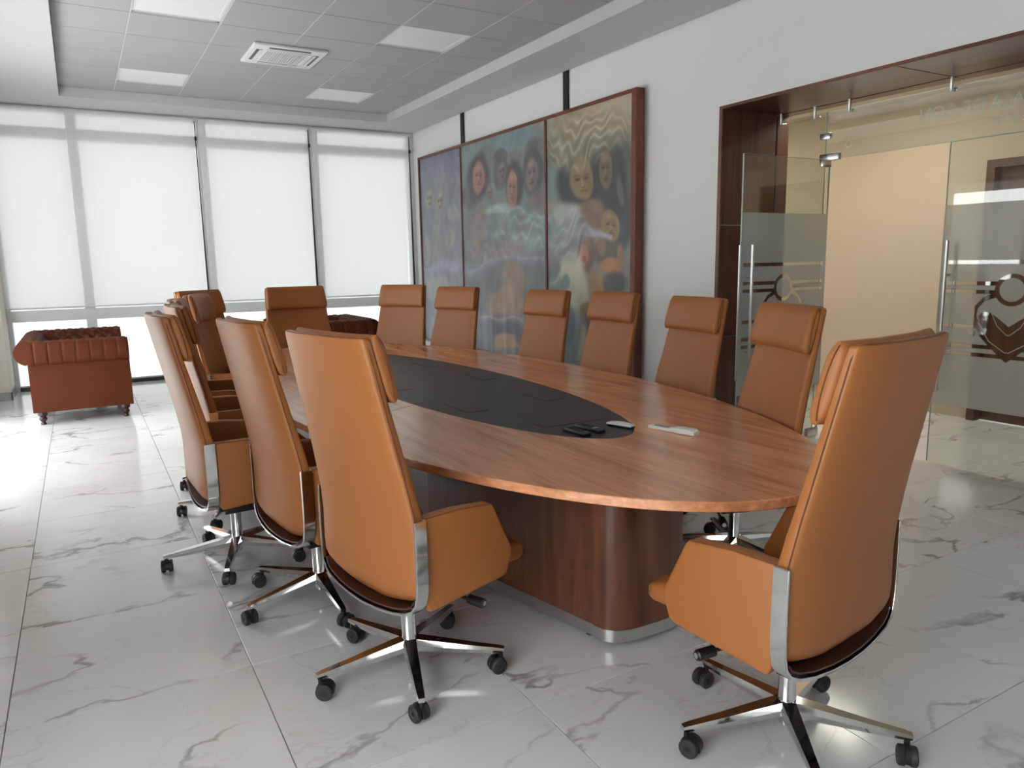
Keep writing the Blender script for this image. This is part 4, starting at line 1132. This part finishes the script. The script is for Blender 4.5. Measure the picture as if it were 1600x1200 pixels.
for k in range(13):
    x = L_ * k / 12; zt = 0.016 + 0.007 * math.sin(PI * k / 12)
    rows.append([(x, -0.021, 0.010), (x, 0.021, 0.010), (x, 0.021, zt - 0.002), (x, 0.016, zt), (x, -0.016, zt), (x, -0.021, zt - 0.002)])
bm = bmesh.new(); loft(bm, rows); to_obj('top_cover', bm, M['plastic_white'], e)
e, L_ = remote('remote_control', 'white air conditioner remote lying on the wood by itself', (2.258, 2.625), (2.320, 2.385), 0.055, 0.02, M['plastic_white'])
rows = []
for k in range(25):
    t = k / 24.0; x = L_ * t
    hz = 0.016 + 0.011 * (1 / (1 + math.exp(-(t - 0.52) * 26))) - (0.008 * max(0, (t - 0.9) / 0.1) ** 2)
    w = 0.021 + 0.007 * (1 / (1 + math.exp(-(t - 0.5) * 14))) - 0.004 * max(0, (t - 0.93) / 0.07)
    rows.append([(x, -w, 0.004), (x, -w * .8, 0), (x, w * .8, 0), (x, w, 0.004), (x, w, hz - 0.004), (x, w * .75, hz), (x, -w * .75, hz), (x, -w, hz - 0.004)])
bm = bmesh.new(); loft(bm, rows); to_obj('case', bm, M['plastic_white'], e)
to_obj('display', boxes([(0.02, L_ * 0.44, -0.013, 0.013, 0.0158, 0.0172)], bev=0.0005, seg=1), M['plastic_grey'], e, smooth=False)
to_obj('lid_slot', boxes([(L_ * 0.62, L_ * 0.92, -0.014, 0.014, 0.0262, 0.0274)], bev=0.0005, seg=1), M['plastic_white'], e, smooth=False)

# ================================================================== CHAIRS
def interp(x, xs, ys): return float(np.interp(x, xs, ys))
BZ = [.368, .385, .405, .430, .455, .500, .650, .750, .900, 1.10, 1.31]
BY = [-.115, -.132, -.150, -.165, -.172, -.174, -.172, -.186, -.217, -.260, -.305]     # rear face at the edges
BW = [.090, .180, .243, .282, .294, .297, .297, .291, .276, .263, .249]
BT = [.030, .040, .048, .054, .058, .060, .060, .056, .050, .043, .038]
BULGE = 0.036
def back_y(z): return interp(z, BZ, BY)
def back_w(z): return interp(z, BZ, BW)
def section(z, w, yc, th, n, K=28, bulge=BULGE):
    row = []
    for k in range(K):
        cx, cyy = sup(2 * PI * (k + 0.5) / K, n)
        x = w * cx
        row.append((x, yc + th / 2 * cyy - bulge * (1 - (x / max(w, .2)) ** 2), z))
    return row
def make_chair():
    e = empty('office_chair')
    # backrest
    zs = [.365, .368, .375, .385, .40, .418, .44, .46, .50, .55, .62, .70, .80, .90, 1.0, 1.1, 1.2, 1.28, 1.298, 1.307, 1.310]
    rows = []
    for i, z in enumerate(zs):
        k = {0: .3, 1: .7, 2: .9, len(zs) - 3: .96, len(zs) - 2: .8, len(zs) - 1: .45}.get(i, 1.0)
        th = interp(z, BZ, BT)
        rows.append(section(z, back_w(z) - (1 - k) * 0.02, back_y(z) + th / 2, th * k, 7))
    bm = bmesh.new(); loft(bm, rows)
    back = to_obj('backrest', bm, M['leather'], e, ang=50)
    # seam round the rear face
    path = []
    for z in (.44, .47, .52, .6, .7, .85, 1.0, 1.15, 1.27): path.append((back_w(z) + .0005, back_y(z) + .014, z))
    path += [(.244, back_y(1.3) + .013, 1.297), (.232, back_y(1.3) + .010, 1.308)]
    top = [(x, back_y(1.31) + .012 - BULGE * (1 - (x / .25) ** 2), 1.3105) for x in (.20, .15, .10, .05, 0)]
    half = path + top
    full = half + [(-x, y, z) for x, y, z in reversed(half[:-1])]
    bm = bmesh.new(); tube(bm, full, 0.0024, 5)
    to_obj('seam', bm, M['piping'], back)
    # headrest cushion
    rows = []
    H0, H1 = 1.098, 1.316
    for i in range(15):
        t = i / 14.0
        z = H0 + (H1 - H0) * (0.5 - 0.5 * math.cos(PI * t))
        k = max(0.08, (1 - abs(2 * (z - H0) / (H1 - H0) - 1) ** 5)) ** 0.5
        th = 0.068 * k
        yc = back_y(z) + interp(z, BZ, BT) + 0.021
        rows.append(section(z, back_w(z) + 0.003 - 0.012 * (1 - k), yc, th, 5))
    bm = bmesh.new(); loft(bm, rows)
    hr = to_obj('headrest', bm, M['leather'], e, ang=60)
    bm = bmesh.new()
    for s in (-1, 1):
        tube(bm, [(s * (back_w(z) + .0035), back_y(z) + .040 + .030 * math.sin((z - H0) / (H1 - H0) * PI) ** .3 * 0.8, z) for z in np.linspace(H0 + .012, H1 - .008, 12)], 0.0022, 5)
    to_obj('seam', bm, M['piping'], hr)
    # seat cushion
    rows = []
    for y, w, zc, hh in ((-.135, .19, .43, .02), (-.125, .215, .43, .036), (-.08, .232, .432, .044), (.05, .236, .434, .047), (.2, .236, .434, .047), (.32, .234, .430, .046), (.375, .228, .424, .042), (.402, .215, .417, .030), (.410, .195, .414, .014)):
        row = []
        for k in range(28):
            a, b = sup(2 * PI * (k + .5) / 28, 5)
            row.append((w * a, y, zc + hh * b))
        rows.append(row)
    bm = bmesh.new(); loft(bm, rows)
    to_obj('seat', bm, M['leather'], e, ang=55)
    # side panels that carry the arms
    poly = [(-.135, .704), (.02, .702), (.168, .685), (.185, .672), (.272, .49), (.270, .465), (.246, .402), (.225, .390), (-.115, .368), (-.128, .40)]
    for s in (-1, 1):
        bm = bmesh.new()
        prism(bm, [(y, z) for y, z in poly], 'x', s * .243, s * .294, bev=0.011, seg=3)
        arm = to_obj('armrest', bm, M['leather'], e, ang=45)
        bm = bmesh.new(); tube(bm, [(s * .2900, y, z) for y, z in ((-.128, .7005), (.02, .6985), (.160, .6825), (.178, .668), (.222, .575), (.262, .492))], 0.0024, 6)
        to_obj('seam', bm, M['piping'], arm)
    # chrome U band behind the arms and its dark shell
    U = [(.307, .706), (.309, .60), (.309, .50), (.306, .45), (.297, .410), (.277, .384), (.242, .366), (.17, .350), (.085, .341), (0, .338)]
    U = U + [(-x, z) for x, z in reversed(U[:-1])]
    def band(bm, off, th, y0f, y1f, pts):
        rows = []
        for i, (x, z) in enumerate(pts):
            a = Vector(pts[max(i - 1, 0)]); b = Vector(pts[min(i + 1, len(pts) - 1)])
            d = (b - a).normalized(); nrm = Vector((d.y, -d.x))          # points inward/up
            if nrm.dot(Vector((-x, .55 - z))) < 0: nrm = -nrm
            p0 = Vector((x, z)) + nrm * off; p1 = p0 + nrm * th
            y0, y1 = y0f(x, z), y1f(x, z)
            rows.append([(p0.x, y0, p0.y), (p0.x, y1, p0.y), (p1.x, y1, p1.y), (p1.x, y0, p1.y)])
        loft(bm, rows)
    yb = lambda x, z: -.178 - .020 * (1 - (x / .309) ** 2) + (.03 * max(0, (.36 - z) / .05) * 0)
    bm = bmesh.new(); band(bm, -.002, .010, yb, lambda x, z: yb(x, z) + .048, U)
    bmesh.ops.bevel(bm, geom=[ed for ed in bm.edges if ed.calc_face_angle(0) > 0.9], offset=.002, segments=2, affect='EDGES')
    to_obj('chrome_band', bm, M['chrome'], e, ang=40)
    Us = [p for p in U if p[1] < .43]
    bm = bmesh.new(); band(bm, .0175, .006, lambda x, z: yb(x, z) + .006, lambda x, z: .13, Us)
    to_obj('shell', bm, M['shell_wood'], e, ang=40)
    # mechanism, levers, column, hub
    to_obj('mechanism', boxes([(-.085, .085, -.10, .15, .295, .343), (-.05, .05, -.06, .09, .265, .295)], bev=.006), M['plastic_black'], e)
    for s in (-1, 1):
        bm = bmesh.new()
        tube(bm, [(s * .08, .13, .292), (s * .17, .155, .288)], .007, 8)
        tube(bm, [(s * .17, .155, .288), (s * .175, .156, .288), (s * .235, .172, .285), (s * .24, .173, .285)], [.012, .018, .019, .015], 12)
        lv = to_obj('lever', bm, M['plastic_black'], e)
        bm = bmesh.new(); tube(bm, [(s * .236, .1725, .2852), (s * .2415, .174, .285)], .010, 12)
        to_obj('lever_cap', bm, M['chrome'], lv)
    bm = bmesh.new(); lathe(bm, [(.004, .268), (.0275, .268), (.0275, .135), (.034, .118), (.004, .118)], 24)
    to_obj('column', bm, M['chrome'], e)
    bm = bmesh.new(); lathe(bm, [(.004, .130), (.040, .130), (.046, .118), (.046, .090), (.036, .080), (.022, .079), (.022, .048), (.004, .048)], 24)
    to_obj('hub', bm, M['chrome'], e)
    # five legs and castors
    bm = bmesh.new()
    sec = ((.03, .028, .084, .132), (.12, .024, .080, .122), (.24, .019, .078, .108), (.335, .0155, .078, .099), (.362, .013, .079, .095))
    rows = []
    for r, hw_, z0, z1 in sec:
        rows.append([(r, -hw_ * .8, z0), (r, hw_ * .8, z0), (r, hw_, (z0 + z1) / 2), (r, hw_ * .8, z1), (r, -hw_ * .8, z1), (r, -hw_, (z0 + z1) / 2)])
    loft(bm, rows)
    leg0 = to_obj('base_leg', bm, M['chrome'], e, ang=25)
    bm = bmesh.new()
    lathe(bm, [(.003, .085), (.009, .085), (.009, .058), (.003, .058)], 10)
    lathe(bm, [(.003, -.029), (.006, -.029), (.006, .029), (.003, .029)], 8, c=(-.016, .031), axis='y')
    fan = [(-.016 + .0335 * math.cos(math.radians(a)), .031 + .0335 * math.sin(math.radians(a))) for a in range(-20, 201, 20)]
    prism(bm, fan, 'y', -.007, .007)
    cas0 = to_obj('castor', bm, M['plastic_black'], e)
    for s in (-1, 1):
        bm = bmesh.new()
        lathe(bm, [(.003, s * .007), (.029, s * .007), (.031, s * .010), (.031, s * .024), (.027, s * .028), (.012, s * .028), (.010, s * .026), (.003, s * .026)], 20, c=(-.016, .031), axis='y')
        to_obj('wheel', bm, M['rubber'], cas0)
    for k in range(1, 5):
        link_copy(leg0, e)
        copy_tree(cas0, e)
    return e
def set_star(ch, off, rng):
    i = j = 0
    for c in ch.children:
        n = c.name.split('.')[0]
        if n == 'base_leg':
            c.rotation_euler = (0, 0, math.radians(off + 72 * i)); i += 1
        elif n == 'castor':
            a = math.radians(off + 72 * j); j += 1
            c.location = (.348 * math.cos(a), .348 * math.sin(a), 0)
            c.rotation_euler = (0, 0, a + rng.uniform(-2.2, 2.2))
CH = [  # x, y, facing (deg from +x), star offset (world deg), lateral scale, height scale, label
    (0.955, 2.477, 14, 38, 1, 1.0, 'tan leather chair left of the table, nearest to the camera'),
    (0.832, 3.270, 8, 54, 1, 1.0, 'tan leather chair left of the table, second from the camera'),
    (0.592, 3.967, 3, 36, 1, 1.0, 'tan leather chair left of the table, third from the camera'),
    (0.745, 4.760, 0, 20, 1, 1.0, 'tan leather chair left of the table, fourth from the camera'),
    (0.830, 5.520, -10, 50, 1, 1.0, 'tan leather chair left of the table, fifth from the camera'),
    (1.040, 6.320, -22, 10, 1, 1.0, 'tan leather chair left of the table, sixth from the camera, with lit headrest front'),
    (1.090, 7.180, -52, 30, 1, 1.0, 'brown-looking chair at the far left corner of the table, last of the left row'),
    (1.900, 7.370, -84, 15, 1.17, 1.0, 'wide leather chair at the far head of the table, facing the camera'),
    (2.620, 6.950, -145, 40, 1, 1.0, 'leather chair at the far right corner of the table, left of the painting'),
    (2.880, 6.340, -160, 25, 1, .988, 'leather chair right of the table, overlapping the left and middle painting panels'),
    (3.140, 5.230, -173, 5, 1, .980, 'leather chair right of the table, in front of the edge between two painting panels'),
    (3.170, 4.400, 180, 60, 1, .985, 'leather chair right of the table, in front of the right painting panel'),
    (3.130, 3.530, 173, 35, 1, .980, 'leather chair right of the table, in front of the white wall by the doorway'),
    (2.780, 2.575, 160, 62, 1, .988, 'leather chair right of the table, in front of the open glass door'),
    (1.840, 1.460, 97, 19, 1, 1.005, 'tan leather chair at the near head of the table, at the right of the photo'),
]
proto = make_chair()
rng = random.Random(3)
for k, (x, y, face, star, sx, sz, lab) in enumerate(CH):
    c = proto if k == 0 else copy_tree(proto)
    c.location = (x, y, 0); c.rotation_euler = (0, 0, math.radians(face - 90)); c.scale = (sx, 1, sz)
    tag(c, lab, 'chair', 'leather chairs around the conference table')
    set_star(c, star - (face - 90), rng)

# ================================================================== SOFAS
def make_sofa(W, lab):
    """faces +x, near arm at -y; origin at the middle of the floor footprint"""
    e = tag(empty('chesterfield_sofa'), lab, 'sofa', 'brown tufted sofas by the window')
    XB, XF = -0.43, 0.435
    R, zc, oc = 0.118, 0.722, 0.045
    def profile(zb, tuft, s_len):
        """list of functions of the length coordinate"""
        return None
    def roll(length, pitch=0.12, zi=0.40):
        """closed profile (o, z) lofted along the length; o points outward"""
        n = max(12, int(length / 0.012))
        rows = []
        for i in range(n + 1):
            a = length * i / n
            groove = math.exp(-(((a / pitch) % 1.0 - 0.5) / 0.06) ** 2)
            row = [(-0.075, 0.13), (oc + 0.015, 0.13), (oc + 0.015, 0.40), (oc + 0.015, zc - R * 0.93)]
            for k in range(25):
                ang = math.radians(-78 + (248) * k / 24.0)
                deg = math.degrees(ang)
                wq = min(1, max(0, (deg - 55) / 35.0))
                q = k / 3.0
                tuftv = (abs(math.sin(PI * (a / pitch + q * 0.5))) * abs(math.sin(PI * (a / pitch - q * 0.5)))) ** 0.6
                r = R + (1 - wq) * (-0.007 * groove + 0.004) + wq * (-0.020 + 0.026 * tuftv)
                row.append((oc + r * math.cos(ang), zc + r * math.sin(ang)))
            row.append((-0.075, 0.58)); row.append((-0.080, zi))
            rows.append((a, row))
        return rows
    def arm(sy):
        bm = bmesh.new()
        rws = [[(XB + a, sy * (W / 2 - 0.06 + o), z) for o, z in row] for a, row in roll(XF - XB)]
        loft(bm, rws)
        ob = to_obj('rolled_arm', bm, M['sofa'], e, ang=40)
        bm = bmesh.new()
        a = 0.06
        while a < XF - XB - 0.02:
            pts = []
            for d in range(-76, 60, 12):
                r = R + 0.0005
                slant = 0.045 * max(0, (0.22 - a) / 0.22) * math.cos(math.radians(d))
                pts.append((XB + a + slant, sy * (W / 2 - 0.06 + oc + r * math.cos(math.radians(d))), zc + r * math.sin(math.radians(d))))
            tube(bm, pts, 0.0028, 5); a += 0.12
        to_obj('pleat', bm, M['sofa_dark'], ob)
        bm = bmesh.new()
        for k in range(6):
            x = XB + 0.06 + 0.12 * k + 0.06
            for ang, off in ((95, 0), (130, 0.06), (160, 0)):
                c = (x - off, sy * (W / 2 - 0.06 + oc + (R - .012) * math.cos(math.radians(ang))), zc + (R - .012) * math.sin(math.radians(ang)))
                bmesh.ops.create_icosphere(bm, subdivisions=1, radius=0.011, matrix=Matrix.Translation(c))
        to_obj('buttons', bm, M['sofa_dark'], ob)
        # flat front facing with scroll
        bm = bmesh.new()
        pr = [(o, z) for o, z in roll(0.2)[0][1]]
        pr = [(o * 0.94, 0.13 + (z - 0.13) * 0.985) for o, z in pr]
        prism(bm, [(sy * (W / 2 - 0.06 + o), z) for o, z in pr], 'x', XF, XF + 0.018)
        to_obj('arm_front', bm, M['sofa'], e, ang=40)
    arm(-1); arm(1)
    bm = bmesh.new()
    rws = [[(XB + 0.055 - o, -W / 2 + 0.012 + a, z) for o, z in row] for a, row in roll(W - 0.024)]
    loft(bm, rws)
    bk = to_obj('rolled_back', bm, M['sofa'], e, ang=40)
    bm = bmesh.new()
    for k in range(int(W / 0.12)):
        for ang, off in ((95, 0), (130, 0.06), (160, 0)):
            c = (XB + 0.055 - (oc + (R - .012) * math.cos(math.radians(ang))), -W / 2 + 0.12 * k + 0.06 + off, zc + (R - .012) * math.sin(math.radians(ang)))
            bmesh.ops.create_icosphere(bm, subdivisions=1, radius=0.011, matrix=Matrix.Translation(c))
    to_obj('buttons', bm, M['sofa_dark'], bk)
    bm = bmesh.new(); box(bm, XB + 0.08, XF + 0.012, -W / 2 + 0.12, W / 2 - 0.12, 0.128, 0.30, bev=0.012)
    to_obj('front_rail', bm, M['sofa'], e)
    n = max(1, round((W - 0.3) / 0.62))
    cw = (W - 0.28) / n
    for k in range(n):
        bm = bmesh.new(); box(bm, XB + 0.12, XF + 0.03, -W / 2 + 0.14 + cw * k + 0.003, -W / 2 + 0.14 + cw * (k + 1) - 0.003, 0.302, 0.46, bev=0.035, seg=4)
        to_obj('seat_cushion', bm, M['sofa'], e, ang=60)
    bm = bmesh.new(); lathe(bm, [(.004, 0), (.022, 0), (.026, .012), (.018, .028), (.032, .048), (.038, .062), (.028, .078), (.030, .088), (.044, .098), (.044, .13), (.004, .13)], 18)
    l0 = to_obj('leg', bm, M['sofa_leg'], e, (XB + 0.07, -W / 2 + 0.05, 0))
    for x, y in ((XF - 0.06, -W / 2 + 0.05), (XB + 0.07, W / 2 - 0.05), (XF - 0.06, W / 2 - 0.05)): link_copy(l0, e, (x, y, 0))
    return e
s1 = make_sofa(1.55, 'brown leather tufted sofa at the left, seen from its side')
s1.location = (-0.085, 8.58 + 1.55 / 2 - 0.02, 0)
s2 = make_sofa(1.05, 'brown leather tufted sofa behind the table, half hidden by the far chairs')
s2.location = (2.63, 9.10 + 0.525, 0); s2.scale = (1.25, 1, 1); s2.rotation_euler = (0, 0, PI)
